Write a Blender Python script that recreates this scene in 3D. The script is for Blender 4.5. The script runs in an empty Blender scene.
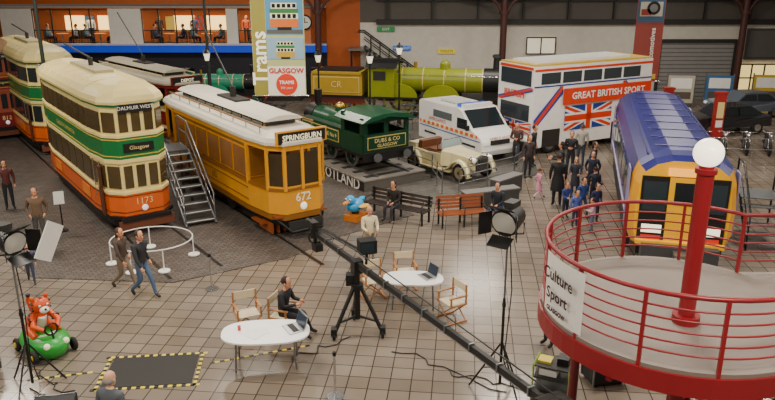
import bpy, math, random
from mathutils import Vector, Matrix
random.seed(7)
scene=bpy.context.scene
PI=math.pi
def lin(h):
    h=h.lstrip('#'); r=[int(h[i:i+2],16)/255 for i in (0,2,4)]
    return tuple((c/12.92 if c<=.04045 else ((c+.055)/1.055)**2.4) for c in r)
MC={}
def mat(col,rough=.5,metal=0,emit=0,noise=.12,scale=3.0,coat=0):
    k=(col,rough,metal,emit,noise,scale,coat)
    if k in MC: return MC[k]
    m=bpy.data.materials.new('paint_'+col.strip('#')); m.use_nodes=True
    nt=m.node_tree; b=nt.nodes['Principled BSDF']; c=lin(col)
    b.inputs['Roughness'].default_value=rough; b.inputs['Metallic'].default_value=metal
    if coat: b.inputs['Coat Weight'].default_value=coat
    if noise:
        tc=nt.nodes.new('ShaderNodeTexCoord'); n=nt.nodes.new('ShaderNodeTexNoise'); n.inputs['Scale'].default_value=scale
        n.inputs['Detail'].default_value=5
        mx=nt.nodes.new('ShaderNodeMix'); mx.data_type='RGBA'
        mx.inputs[6].default_value=(*[x*(1-noise) for x in c],1); mx.inputs[7].default_value=(*[min(1,x*(1+noise)) for x in c],1)
        nt.links.new(tc.outputs['Object'],n.inputs['Vector']); nt.links.new(n.outputs['Fac'],mx.inputs[0]); nt.links.new(mx.outputs[2],b.inputs['Base Color'])
    else: b.inputs['Base Color'].default_value=(*c,1)
    if emit:
        b.inputs['Emission Color'].default_value=(*c,1); b.inputs['Emission Strength'].default_value=emit
    MC[k]=m; return m
def glass(col='#20282c',rough=.08):
    return mat(col,rough,0,0,0)
class M:
    def __init__(s): s.v=[];s.f=[];s.mi=[];s.sm=[];s.mats=[];s.T=None
    def add(s,vs,fs,mt,smooth=False):
        o=len(s.v)
        if s.T is not None: vs=[s.T@Vector(v) for v in vs]
        s.v+=[tuple(v) for v in vs]
        for j,f in enumerate(fs):
            q=mt[j] if isinstance(mt,list) else mt
            if q not in s.mats: s.mats.append(q)
            s.f.append([i+o for i in f]); s.mi.append(s.mats.index(q)); s.sm.append(smooth)
    def box(s,c,d,mt,rz=0,rx=0,ry=0):
        R=Matrix.Rotation(rz,3,'Z')@Matrix.Rotation(ry,3,'Y')@Matrix.Rotation(rx,3,'X')
        c=Vector(c); vs=[c+R@Vector((x*d[0]/2,y*d[1]/2,z*d[2]/2)) for x in(-1,1) for y in(-1,1) for z in(-1,1)]
        s.add(vs,[(0,1,3,2),(4,6,7,5),(0,4,5,1),(2,3,7,6),(0,2,6,4),(1,5,7,3)],mt)
    def cyl(s,a,b,r1,mt,r2=None,n=10,caps=True,smooth=True):
        if r2 is None:r2=r1
        a=Vector(a);b=Vector(b);d=(b-a).normalized()
        u=d.orthogonal().normalized(); w=d.cross(u)
        vs=[a+(u*math.cos(t)+w*math.sin(t))*r1 for t in [2*PI*i/n for i in range(n)]]+[b+(u*math.cos(t)+w*math.sin(t))*r2 for t in [2*PI*i/n for i in range(n)]]
        s.add(vs,[(i,(i+1)%n,n+(i+1)%n,n+i) for i in range(n)],mt,smooth)
        if caps: s.add(vs,[tuple(range(n))[::-1],tuple(range(n,2*n))],mt)
    def tube(s,pts,r,mt,n=6,closed=False):
        P=[Vector(p) for p in pts]; N=len(P); secs=[]
        for i,p in enumerate(P):
            if closed: d=P[(i+1)%N]-P[i-1]
            else: d=P[min(i+1,N-1)]-P[max(i-1,0)]
            d.normalize()
            up=Vector((0,0,1)) if abs(d.z)<.9 else Vector((1,0,0))
            u=d.cross(up).normalized(); w=d.cross(u)
            rr=r[i] if isinstance(r,(list,tuple)) else r
            secs.append([p+(u*math.cos(2*PI*k/n)+w*math.sin(2*PI*k/n))*rr for k in range(n)])
        if closed: secs.append(secs[0])
        s.loft(secs,mt,smooth=True,caps=not closed)
    def loft(s,secs,mt,smooth=False,caps=True,ring=True,capm=None):
        n=len(secs[0]); vs=[p for q in secs for p in q]; fs=[];ms=[]
        for k in range(len(secs)-1):
            for i in range(n if ring else n-1):
                j=(i+1)%n; fs.append((k*n+i,k*n+j,(k+1)*n+j,(k+1)*n+i)); ms.append(mt(k,i) if callable(mt) else mt)
        s.add(vs,fs,ms,smooth)
        if caps:
            cm=capm or (mt(0,0) if callable(mt) else mt); L=len(vs)
            s.add(vs,[tuple(range(n))[::-1],tuple(range(L-n,L))],cm)
    def sph(s,c,r,mt,n=12,m=8,z0=-1,z1=1):
        if not isinstance(r,(tuple,list)): r=(r,r,r)
        a0=math.asin(z0);a1=math.asin(z1);secs=[]
        for k in range(m+1):
            a=a0+(a1-a0)*k/m; ca=max(math.cos(a),.02)
            secs.append([(c[0]+r[0]*ca*math.cos(2*PI*i/n),c[1]+r[1]*ca*math.sin(2*PI*i/n),c[2]+r[2]*math.sin(a)) for i in range(n)])
        s.loft(secs,mt,smooth=True)
    def torus(s,c,R,r,mt,axis='X',n=20,k=8):
        pts=[]
        for i in range(n):
            t=2*PI*i/n; a,b=R*math.cos(t),R*math.sin(t)
            pts.append({'X':(c[0],c[1]+a,c[2]+b),'Y':(c[0]+a,c[1],c[2]+b),'Z':(c[0]+a,c[1]+b,c[2])}[axis])
        secs=[]
        for i,p in enumerate(pts):
            o=(Vector(p)-Vector(c)).normalized(); ax={'X':Vector((1,0,0)),'Y':Vector((0,1,0)),'Z':Vector((0,0,1))}[axis]
            secs.append([Vector(p)+(o*math.cos(2*PI*j/k)+ax*math.sin(2*PI*j/k))*r for j in range(k)])
        secs.append(secs[0]); s.loft(secs,mt,smooth=True,caps=False)
    def prism(s,poly,plane,a,b,mt):
        def P(p,t): return {'yz':(t,p[0],p[1]),'xz':(p[0],t,p[1]),'xy':(p[0],p[1],t)}[plane]
        s.loft([[P(p,a) for p in poly],[P(p,b) for p in poly]],mt)
    def text(s,txt,size,o,mt,xd=(1,0,0),yd=(0,0,1),bold=.0):
        cu=bpy.data.curves.new('t','FONT'); cu.body=txt; cu.size=size; cu.align_x='CENTER'; cu.align_y='CENTER'; cu.resolution_u=2; cu.offset=bold
        ob=bpy.data.objects.new('t',cu); scene.collection.objects.link(ob)
        dg=bpy.context.evaluated_depsgraph_get(); me=bpy.data.meshes.new_from_object(ob.evaluated_get(dg))
        o=Vector(o);xd=Vector(xd).normalized();yd=Vector(yd).normalized()
        s.add([o+xd*v.co.x+yd*v.co.y for v in me.vertices],[tuple(p.vertices) for p in me.polygons],mt)
        bpy.data.objects.remove(ob); bpy.data.curves.remove(cu); bpy.data.meshes.remove(me)
    def finish(s,name,loc=(0,0,0),yaw=0,bevel=0,scale=1):
        me=bpy.data.meshes.new(name); me.from_pydata(s.v,[],s.f)
        for q in s.mats: me.materials.append(q)
        me.polygons.foreach_set('material_index',s.mi); me.polygons.foreach_set('use_smooth',s.sm); me.update()
        ob=bpy.data.objects.new(name,me); scene.collection.objects.link(ob)
        if len(loc)==2: loc=(*loc,0)
        ob.location=loc; ob.rotation_euler=(0,0,math.radians(yaw)); ob.scale=(scale,)*3 if not isinstance(scale,tuple) else scale
        if bevel:
            b=ob.modifiers.new('bevel','BEVEL'); b.width=bevel; b.segments=2; b.limit_method='ANGLE'
        return ob

BLACK=mat('#141414',.45); DARK=mat('#2a2826',.6); WHITE=mat('#f2f0ea',.4); CREAM=mat('#ecd890',.35); GREEN=mat('#17703a',.3); ORANGE=mat('#d8601a',.35)
CHROME=mat('#c8c8c8',.2,1,noise=0); STEEL=mat('#8a8c8e',.35,.8); WOOD=mat('#8f4a22',.45); LWOOD=mat('#b8874e',.5); GL=glass(); RED=mat('#8c1a22',.35)
RUB=mat('#1a1a1a',.8)

# ------------------------------------------------------------------ ROOM
def tile_mat():
    m=bpy.data.materials.new('floor_tiles'); m.use_nodes=True; nt=m.node_tree; b=nt.nodes['Principled BSDF']
    tc=nt.nodes.new('ShaderNodeTexCoord'); mp=nt.nodes.new('ShaderNodeMapping'); mp.inputs['Rotation'].default_value=(0,0,math.radians(6))
    br=nt.nodes.new('ShaderNodeTexBrick'); br.offset=0; br.inputs['Scale'].default_value=1; br.inputs['Brick Width'].default_value=.42; br.inputs['Row Height'].default_value=.42
    br.inputs['Mortar Size'].default_value=.013; br.inputs['Mortar Smooth'].default_value=.2
    br.inputs['Color1'].default_value=(*lin('#93877a'),1); br.inputs['Color2'].default_value=(*lin('#7f7468'),1); br.inputs['Mortar'].default_value=(*lin('#443a31'),1)
    n=nt.nodes.new('ShaderNodeTexNoise'); n.inputs['Scale'].default_value=.35; n.inputs['Detail'].default_value=8
    rp=nt.nodes.new('ShaderNodeValToRGB'); rp.color_ramp.elements[0].position=.3; rp.color_ramp.elements[0].color=(.68,.64,.6,1); rp.color_ramp.elements[1].position=.7; rp.color_ramp.elements[1].color=(1,1,1,1)
    mx=nt.nodes.new('ShaderNodeMix'); mx.data_type='RGBA'; mx.blend_type='MULTIPLY'; mx.inputs[0].default_value=1
    rr=nt.nodes.new('ShaderNodeMapRange'); rr.inputs['To Min'].default_value=.12; rr.inputs['To Max'].default_value=.28
    L=nt.links.new
    L(tc.outputs['Object'],mp.inputs['Vector']); L(mp.outputs[0],br.inputs['Vector']); L(tc.outputs['Object'],n.inputs['Vector']); L(n.outputs['Fac'],rp.inputs[0])
    L(br.outputs['Color'],mx.inputs[6]); L(rp.outputs[0],mx.inputs[7]); L(mx.outputs[2],b.inputs['Base Color']); L(n.outputs['Fac'],rr.inputs['Value']); L(rr.outputs[0],b.inputs['Roughness'])
    return m
def sett_mat(c1,c2,c3,w=.22,h=.12):
    m=bpy.data.materials.new('stone_setts'); m.use_nodes=True; nt=m.node_tree; b=nt.nodes['Principled BSDF']
    tc=nt.nodes.new('ShaderNodeTexCoord'); mp=nt.nodes.new('ShaderNodeMapping'); mp.inputs['Rotation'].default_value=(0,0,math.radians(-35))
    br=nt.nodes.new('ShaderNodeTexBrick'); br.inputs['Scale'].default_value=1; br.inputs['Brick Width'].default_value=w; br.inputs['Row Height'].default_value=h
    br.inputs['Mortar Size'].default_value=.012
    br.inputs['Color1'].default_value=(*lin(c1),1); br.inputs['Color2'].default_value=(*lin(c2),1); br.inputs['Mortar'].default_value=(*lin(c3),1)
    bp=nt.nodes.new('ShaderNodeBump'); bp.inputs['Strength'].default_value=.4; bp.inputs['Distance'].default_value=.02; bp.invert=True
    L=nt.links.new; L(tc.outputs['Object'],mp.inputs['Vector']); L(mp.outputs[0],br.inputs['Vector']); L(br.outputs['Color'],b.inputs['Base Color']); L(br.outputs['Fac'],bp.inputs['Height']); L(bp.outputs[0],b.inputs['Normal'])
    b.inputs['Roughness'].default_value=.5
    return m
m=M(); m.box((0,21,-.1),(56,58,.2),tile_mat()); m.finish('floor')
SETT=sett_mat('#665c55','#4f4740','#2c2723')
m=M(); m.prism([(-24.5,27),(-12.2,20.3),(-9.4,17.6),(-5.6,17.3),(-2.8,19.0),(-1.6,20.6),(.9,22.8),(-2.6,29),(-5,36),(-9,44),(-24.5,44)],'xy',0.002,.02,SETT); m.finish('cobbled_roadway')
m=M(); m.prism([(1.5,23.9),(6.2,28.0),(6.1,31.0),(5.0,38.3),(-4.4,38.3),(-4.6,36.2),(-2.2,29.5)],'xy',0.002,.02,sett_mat('#625e58','#55514c','#3a3632',.4,.3)); m.finish('display_paving')
WW=mat('#cfcabf',.7); OW=mat('#b0541c',.6); GW=mat('#57524d',.7); PIER=mat('#d8d4cc',.6)
def wallbox(name,c,d,mt):
    m=M(); m.box((0,0,0),d,mt); return m.finish(name,c)
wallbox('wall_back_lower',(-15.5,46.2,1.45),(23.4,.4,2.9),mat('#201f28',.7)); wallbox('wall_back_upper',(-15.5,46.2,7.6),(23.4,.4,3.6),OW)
wallbox('wall_back_mid',(-2.75,46.2,4.7),(2.1,.4,9.4),OW)
wallbox('wall_back',(13.1,46.2,2.35),(29.6,.4,4.7),WW); wallbox('wall_back_top',(13.1,46.2,7.05),(29.6,.4,4.7),GW)
m=M(); m.box((0,21,4.7),(.4,58,9.4),mat('#8d867c',.7)); m.finish('wall_left',(-27.3,0,0))
m=M(); m.box((0,21,4.7),(.4,58,9.4),mat('#a29c92',.7)); m.finish('wall_right',(27.7,0,0))
m=M(); m.box((0,0,4.7),(56,.4,9.4),mat('#9a9388',.7)); m.finish('wall_front',(0,-7.2,0))
# balcony
m=M()
m.box((-15.3,47.9,3.1),(23,4.2,.25),mat('#57504a',.6)); m.box((-15.3,45.6,3.13),(23,.22,.42),mat('#1c44c8',.4,emit=.3)); m.box((-15.3,45.58,3.4),(23,.3,.1),mat('#b9b4d0',.5))
m.box((-15.3,49.9,4.4),(23,.2,2.4),mat('#9c4f20',.7)); m.box((-15.3,47.9,5.64),(23,4,.1),mat('#a09a90',.7))
for x,w_,c_ in ((-22.9,1.9,PIER),(-16.2,2.0,PIER),(-9.6,.7,PIER),(-5.4,1.3,mat('#c8754a',.6))): m.box((x,45.8,4.5),(w_,.35,2.1),c_)
for x in (-21,-18.8,-13.7,-11.5,-7.8): m.box((x,49.75,4.4),(1.3,.08,1.0),mat('#ffcf80',.5,emit=2.2))
for i in range(10): m.box((-24+i*2.1,47.6,5.55),(1.2,.4,.06),mat('#fff2d0',.5,emit=10))
for x,c_ in ((-20.0,'#3b7fb0'),(-12.6,'#b03a30'),(-14.6,'#d8c060'),(-8.9,'#3b7fb0')): m.box((x,49.73,4.4),(.6,.06,.9),mat(c_,.5))
m.finish('cafe_balcony')
k=0
for x0,x1 in ((-21.95,-17.2),(-15.2,-9.95),(-9.25,-6.1)):
    k+=1; m=M(); n=max(2,int((x1-x0)/1.0))
    for i in range(n+1): m.box((x0+(x1-x0)*i/n,45.8,4.5),(.07,.1,2.08),BLACK)
    for z in (3.52,4.25,5.48): m.box(((x0+x1)/2,45.8,z),(x1-x0,.1,.06),BLACK)
    m.finish('window_%d'%k)
TX=(-20.7,-18.3,-13.9,-11.5,-7.7)
for i,x in enumerate(TX):
    m=M(); m.cyl((0,0,.7),(0,0,.74),.36,LWOOD,n=16); m.cyl((0,0,.02),(0,0,.7),.04,STEEL); m.cyl((0,0,0),(0,0,.03),.25,STEEL); m.finish('cafe_table',(x,46.9,3.23))
m=M(); m.cyl((0,-.08,0),(0,0,0),.42,WHITE,n=24); m.torus((0,-.08,0),.42,.05,BLACK,'Y'); m.box((0,-.1,.12),(.04,.02,.3),BLACK); m.box((.1,-.1,0),(.22,.02,.04),BLACK); m.finish('wall_clock',(-5.1,45.58,4.75))
for x,c_ in ((-23.5,'#3a62a8'),(-6.5,'#c9b890'),(-17.6,'#8f3a2c')):
    m=M(); m.box((0,0,.4),(2.2,.7,.8),DARK); m.box((0,0,1.35),(2.1,.6,1.1),mat('#7c8c96',.1,emit=.1)); m.box((0,0,1.95),(2.2,.7,.1),DARK); m.box((0,-.32,1.3),(1.5,.05,.5),mat(c_,.5,emit=.15))
    for sx in (-1,1): m.box((sx*1.07,-.32,1.35),(.06,.06,1.2),BLACK)
    m.finish('display_cabinet',(x,45.2,0))
m=M(); m.box((0,0,1.75),(4.6,.12,3.5),mat('#8e8c8a',.6))
for i in range(14): m.box((0,-.07,.15+i*.25),(4.6,.03,.05),mat('#6c6a68',.6))
for x in (-2.35,2.35): m.box((x,-.05,1.8),(.14,.2,3.6),DARK)
m.box((0,-.05,3.6),(4.84,.25,.2),DARK); m.finish('door_1',(19.4,45.86,.0))
m=M(); m.box((0,0,1.0),(2.6,.12,2.0),mat('#7b7977',.6)); m.box((0,-.08,2.05),(2.8,.2,.15),DARK)
for i in range(7): m.box((0,-.07,.2+i*.26),(2.6,.03,.04),DARK)
m.finish('door_2',(15.0,45.86,0))
m=M(); m.box((0,0,0),(3.2,.1,1.7),mat('#f6d98a',.4,emit=1.1))
for x in (-1.6,-.8,0,.8,1.6): m.box((x,-.07,0),(.08,.08,1.75),DARK)
for z in (-.85,0,.85): m.box((0,-.07,z),(3.2,.08,.08),DARK)
m.finish('window_4',(23.8,45.9,1.3))
m=M(); m.box((0,0,0),(3.6,.12,1.9),mat('#4d4a48',.6)); m.box((0,-.06,0),(3.3,.05,1.6),mat('#5f5d5b',.5)); m.finish('window_5',(24.2,45.88,3.4))
m=M(); m.box((0,0,0),(1.8,.1,1.0),mat('#efe6cc',.4,emit=.4)); 
for x in (-.9,0,.9): m.box((x,-.06,0),(.07,.06,1.05),DARK)
m.box((0,-.06,.5),(1.85,.06,.07),DARK); m.box((0,-.06,-.5),(1.85,.06,.07),DARK); m.finish('window_6',(9.6,45.9,3.3))
m=M(); m.box((12.8,45.85,4.75),(27,.25,.3),DARK); m.box((12.8,45.85,6.1),(27,.2,.2),DARK)
for i in range(10): m.box((0+i*2.8,45.85,5.4),(.12,.2,1.3),DARK)
m.finish('trim_1')
m=M(); m.box((13,45.95,.1),(29,.06,.2),DARK); m.finish('baseboard_back')
for (x,z,c,t) in ((.9,3.15,'#2a6fd0','WAY OUT'),(3.7,2.95,'#e0c83a','TOILETS'),(-.1,4.3,'#2f7f4c','EXIT')):
    m=M(); m.box((0,0,0),(1.1,.06,.3),mat(c,.4,emit=.2)); m.text(t,.22,(0,-.04,0),WHITE if c!='#e0c83a' else BLACK); m.finish('direction_sign',(x,45.93,z))
m=M(); N=16
for i in range(N):
    m.box((2.9-i*.28,45.1,.11+i*.205),(.3,1.3,.06),STEEL)
for y in (44.45,45.75):
    m.tube([(3.05,y,0.05),(-1.45,y,3.3)],.09,BLACK); m.tube([(3.05,y,1.0),(-1.45,y,4.25),(-1.8,y,4.25)],.045,BLACK)
    m.tube([(3.05,y,.6),(-1.45,y,3.85)],.03,BLACK)
    for i in range(0,N,2): m.cyl((2.9-i*.28,y,.1+i*.205),(2.9-i*.28,y,1.08+i*.205),.03,BLACK,n=5)
m.box((-1.9,45.1,3.2),(1.0,1.5,.12),STEEL); m.cyl((-2.2,44.5,0),(-2.2,44.5,3.2),.06,BLACK)
m.finish('wall_staircase')
MAR=mat('#4a2622',.5)
for x,y in ((6.95,44.2),(-4.2,44.6),(21.5,44.6)):
    m=M(); m.cyl((0,0,0),(0,0,9),.2,MAR,n=16); m.cyl((0,0,0),(0,0,.4),.32,MAR,n=16); m.cyl((0,0,5.3),(0,0,5.5),.3,MAR,n=16)
    for sx in (-1,1): m.tube([(sx*.15,0,5.4),(sx*.5,0,6.0),(sx*1.1,0,6.4),(sx*2.2,0,6.6)],.09,MAR)
    m.box((0,0,6.75),(5,.3,.25),MAR); m.finish('iron_column',(x,y,0))
for y in (12,30,37.2):
    m=M(); m.box((0,0,.9),(54,.15,.2),DARK); m.box((0,0,0),(54,.15,.2),DARK)
    for i in range(21): m.tube([(-26.5+i*2.5,0,0),(-25.25+i*2.5,0,.9),(-24.+i*2.5,0,0)],.05,DARK)
    m.finish('roof_truss',(0,y,9.9))

# ------------------------------------------------------------------ PEOPLE
SK='#c98f6e'
def person(name,loc,yaw,h=1.72,pose='stand',top='#2a2a2e',legs='#23252e',hair='#2e1f16',skin=SK,shoes='#15120f',arms='down',skirt=None,coat=False,long_hair=False,sleeve=True,lean=0,bald=False,bulk=1,z=0):
    s=h/1.75; child=h<1.35; hs=1.22 if child else 1.04
    dz={'stand':0,'walk':-.02,'sit':-.42,'floor':-.80,'crouch':-.45}[pose]
    def U(x,y,zz): return (x,y-lean*(zz-.93),zz+dz)
    J={'pel':U(0,0,.93),'wai':U(0,0,1.08),'che':U(0,0,1.25),'uch':U(0,0,1.39),'nek':U(0,-.01,1.48),'hed':U(0,-.02,1.56)}
    R={'pel':.13*bulk,'wai':.125*bulk,'che':.148*bulk,'uch':.12,'nek':.056,'hed':.052}
    for S,x in (('L',1),('R',-1)):
        J['sh'+S]=U(x*.19,0,1.40)
        a=arms if isinstance(arms,str) else arms[0 if S=='L' else 1]
        J['el'+S],J['wr'+S]={'down':(U(x*.25,.03,1.13),U(x*.24,-.05,.89)),'swing':(U(x*.25,x*.12,1.14),U(x*.24,x*.12-.14,.92)),'fold':(U(x*.24,-.02,1.13),U(x*.06,-.24,1.14)),
          'fwd':(U(x*.23,-.1,1.14),U(x*.16,-.36,1.12)),'up':(U(x*.24,-.22,1.38),U(x*.12,-.30,1.60)),'lap':(U(x*.23,-.06,1.15),U(x*.1,-.28,1.05)),'pocket':(U(x*.28,.08,1.14),U(x*.2,-.04,.95)),'rest':(U(x*.26,-.12,1.16),U(x*.12,-.36,1.2))}[a]
        J['hi'+S]=U(x*.09,0,.88) if pose in('stand','walk') else (x*.1,-.04,.9+dz)
        if pose=='stand': leg=((x*.1,-.02,.49),(x*.11,.02,.09),(x*.14,-.13,.035))
        elif pose=='walk': leg=((x*.09,-.20,.52),(x*.09,-.30,.11),(x*.1,-.44,.06)) if x>0 else ((x*.09,-.02,.47),(x*.09,.32,.17),(x*.1,.22,.04))
        elif pose=='sit': leg=((x*.13,-.45,.50),(x*.13,-.48 if arms!='rest' else -.62,.09),(x*.16,-.62 if arms!='rest' else -.76,.04))
        elif pose=='crouch': leg=((x*.16,-.36,.52),(x*.14,-.08,.09),(x*.15,-.22,.035))
        else: leg=((x*.2,-.34,.30),(x*.12,-.58,.07),(x*.14,-.72,.05))
        J['kn'+S],J['an'+S],J['to'+S]=leg
        R.update({'sh'+S:.074,'el'+S:.052,'wr'+S:.034,'hi'+S:.095*bulk,'kn'+S:.066,'an'+S:.046,'to'+S:.038})
    names=list(J); E=[('pel','wai'),('wai','che'),('che','uch'),('uch','nek'),('nek','hed')]
    reg={('pel','wai'):'top',('wai','che'):'top',('che','uch'):'top',('uch','nek'):'top',('nek','hed'):'skin'}
    for S in 'LR':
        for a,b,r in (('uch','sh','top'),('sh','el','top'),('el','wr','top' if sleeve else 'skin'),('pel','hi','legs'),('hi','kn','legs'),('kn','an','legs'),('an','to','shoes')):
            e=(a if a in('uch','pel') else a+S,b+S); E.append(e); reg[e]=r
    me=bpy.data.meshes.new('sk'); me.from_pydata([Vector(J[n])*s for n in names],[(names.index(a),names.index(b)) for a,b in E],[])
    ob=bpy.data.objects.new('sk',me); scene.collection.objects.link(ob)
    md=ob.modifiers.new('s','SKIN'); md.use_smooth_shade=True
    for i,n in enumerate(names):
        sv=me.skin_vertices[0].data[i]; sv.radius=(R[n]*s,R[n]*s); sv.use_root=(n=='pel')
    sb=ob.modifiers.new('u','SUBSURF'); sb.levels=1; sb.render_levels=1
    dg=bpy.context.evaluated_depsgraph_get(); ev=bpy.data.meshes.new_from_object(ob.evaluated_get(dg))
    mm={'top':mat(top,.8),'legs':mat(legs,.8),'skin':mat(skin,.55),'shoes':mat(shoes,.5)}
    segs=[(Vector(J[a])*s,Vector(J[b])*s,r) for (a,b),r in reg.items()]
    m=M(); vs=[v.co.copy() for v in ev.vertices]; fs=[];ms=[]
    for p in ev.polygons:
        c=sum((vs[i] for i in p.vertices),Vector())/len(p.vertices); best=9;rr='top'
        for a,b,r in segs:
            d=b-a; t=max(0,min(1,(c-a).dot(d)/d.length_squared)); q=(c-a-d*t).length
            if q<best: best=q;rr=r
        fs.append(tuple(p.vertices)); ms.append(mm[rr])
    m.add(vs,fs,ms,True)
    bpy.data.objects.remove(ob); bpy.data.meshes.remove(me); bpy.data.meshes.remove(ev)
    hc=Vector(J['hed'])*s+Vector((0,-.012,.075))*s*hs; k=s*hs
    secs=[]
    for zz,rx,ry,oy in ((-.125,.02,.03,-.03),(-.11,.045,.055,-.025),(-.07,.062,.078,-.012),(-.02,.074,.092,0),(.04,.079,.098,.004),(.09,.068,.084,.006),(.12,.042,.052,.006),(.13,.01,.012,.006)):
        secs.append([(hc.x+k*rx*math.cos(2*PI*i/12),hc.y+k*(oy+ry*math.sin(2*PI*i/12)),hc.z+k*zz) for i in range(12)])
    SKM=mm['skin']; m.loft(secs,SKM,smooth=True)
    m.cyl(hc+Vector((0,-.085,.015))*k,hc+Vector((0,-.112,-.03))*k,.008*k,SKM,r2=.017*k,n=6)
    for x in (-1,1):
        m.sph(hc+Vector((x*.03,-.088,.008))*k,.011*k,mat('#1c1512',.3,noise=0),6,4); m.sph(hc+Vector((x*.079,.005,-.01))*k,(.012*k,.022*k,.033*k),SKM,6,4)
    m.box(hc+Vector((0,-.086,-.065))*k,(.045*k,.01*k,.009*k),mat('#8c4a40',.5))
    H=mat(hair,.75)
    if not bald:
        m.sph(hc+Vector((0,.022,.03))*k,(.088*k,.102*k,.112*k),H,12,8,-.35,1)
        if long_hair: m.sph(hc+Vector((0,.06,-.06))*k,(.085*k,.06*k,.15*k),H,10,6)
    else:
        m.sph(hc+Vector((0,.03,-.005))*k,(.087*k,.09*k,.07*k),H,12,6)
    for S,x in (('L',1),('R',-1)):
        w=Vector(J['wr'+S])*s; d=(w-Vector(J['el'+S])*s).normalized(); side=d.cross(Vector((x,0,.2))).normalized(); nrm=side.cross(d)
        m.tube([w-d*.01*s,w+d*.045*s,w+d*.09*s],[.027*s,.036*s,.03*s],SKM,8)
        for i,Ln in enumerate((.062,.072,.067,.05)):
            b=w+d*.085*s+side*(i-1.5)*.019*s; e=b+d*Ln*.55*s+nrm*.006*s; m.tube([b,e,e+(d*.7+nrm*.7*-x)*Ln*.5*s],[.0095*s,.009*s,.007*s],SKM,5)
        b=w+d*.03*s-side*.03*s; m.tube([b,b+(d*.7-side*.7)*.035*s,b+(d*.9-side*.4)*.065*s],[.012*s,.01*s,.008*s],SKM,5)
    if (coat or skirt) and pose in ('stand','walk'):
        c0=mat(skirt,.8) if skirt else mm['top']; P=Vector(J['pel'])*s; secs=[]
        for zz,rx,ry in ((1.05,.135,.115),(.93,.165,.14),(.75,.185,.165),(.55,.2,.185)): secs.append([(P.x+rx*bulk*s*math.cos(2*PI*i/14),P.y+ry*bulk*s*math.sin(2*PI*i/14),(zz+dz)*s) for i in range(14)])
        m.loft(secs,c0,smooth=True)
    return m.finish(name,(loc[0],loc[1],z),yaw)

# ------------------------------------------------------------------ TRAMS
def outline(L,W,t=1.6):
    h=W/2; a=[(-h,-L/2+t),(-h*.88,-L/2+.42),(-h*.55,-L/2),(h*.55,-L/2),(h*.88,-L/2+.42),(h,-L/2+t)]
    return a+[(-x,-y) for x,y in a]
def sc(o,e):
    W=max(x for x,y in o);L=max(y for x,y in o); return [(x*(W+e)/W,y*(L+e)/L) for x,y in o]
def band(m,o,z0,z1,mt,o2=None): m.loft([[(x,y,z0) for x,y in o],[(x,y,z1) for x,y in (o2 or o)]],mt)
def wins(m,o,z0,z1,counts,gl,gap=.1,off=.015,arch=False,frame=None):
    n=len(o)
    for i in range(n):
        c=counts[i]
        if not c: continue
        a=Vector((*o[i],0));b=Vector((*o[(i+1)%n],0));d=b-a;L=d.length;d.normalize();nr=Vector((d.y,-d.x,0))
        if nr.dot((a+b)/2)<0: nr=-nr
        if abs(o[i][0]-o[(i+1)%n][0])<.01: nr=Vector((1 if o[i][0]>0 else -1,0,0))
        for k in range(c):
            t0=L*k/c+gap/2; t1=L*(k+1)/c-gap/2; mid=a+d*(t0+t1)/2; rz=math.atan2(d.y,d.x)
            if frame: m.box((*(mid+nr*off*.3).xy,(z0+z1)/2),(t1-t0+.07,.03,z1-z0+.07),frame,rz=rz)
            m.box((*(mid+nr*off).xy,(z0+z1)/2),(t1-t0,.04,z1-z0),gl,rz=rz)
def running_gear(m,L,W):
    for y in (-1.1,1.1):
        for x in (-.72,.72): m.cyl((x-.05,y,.4),(x+.05,y,.4),.4,DARK,n=20); m.cyl((x-.07,y,.4),(x+.07,y,.4),.1,STEEL,n=8)
        m.cyl((-.72,y,.4),(.72,y,.4),.06,STEEL)
    for x in (-.85,.85): m.box((x,0,.45),(.1,3.2,.25),DARK); m.box((x,0,.42),(.12,1.4,.35),BLACK)
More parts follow.
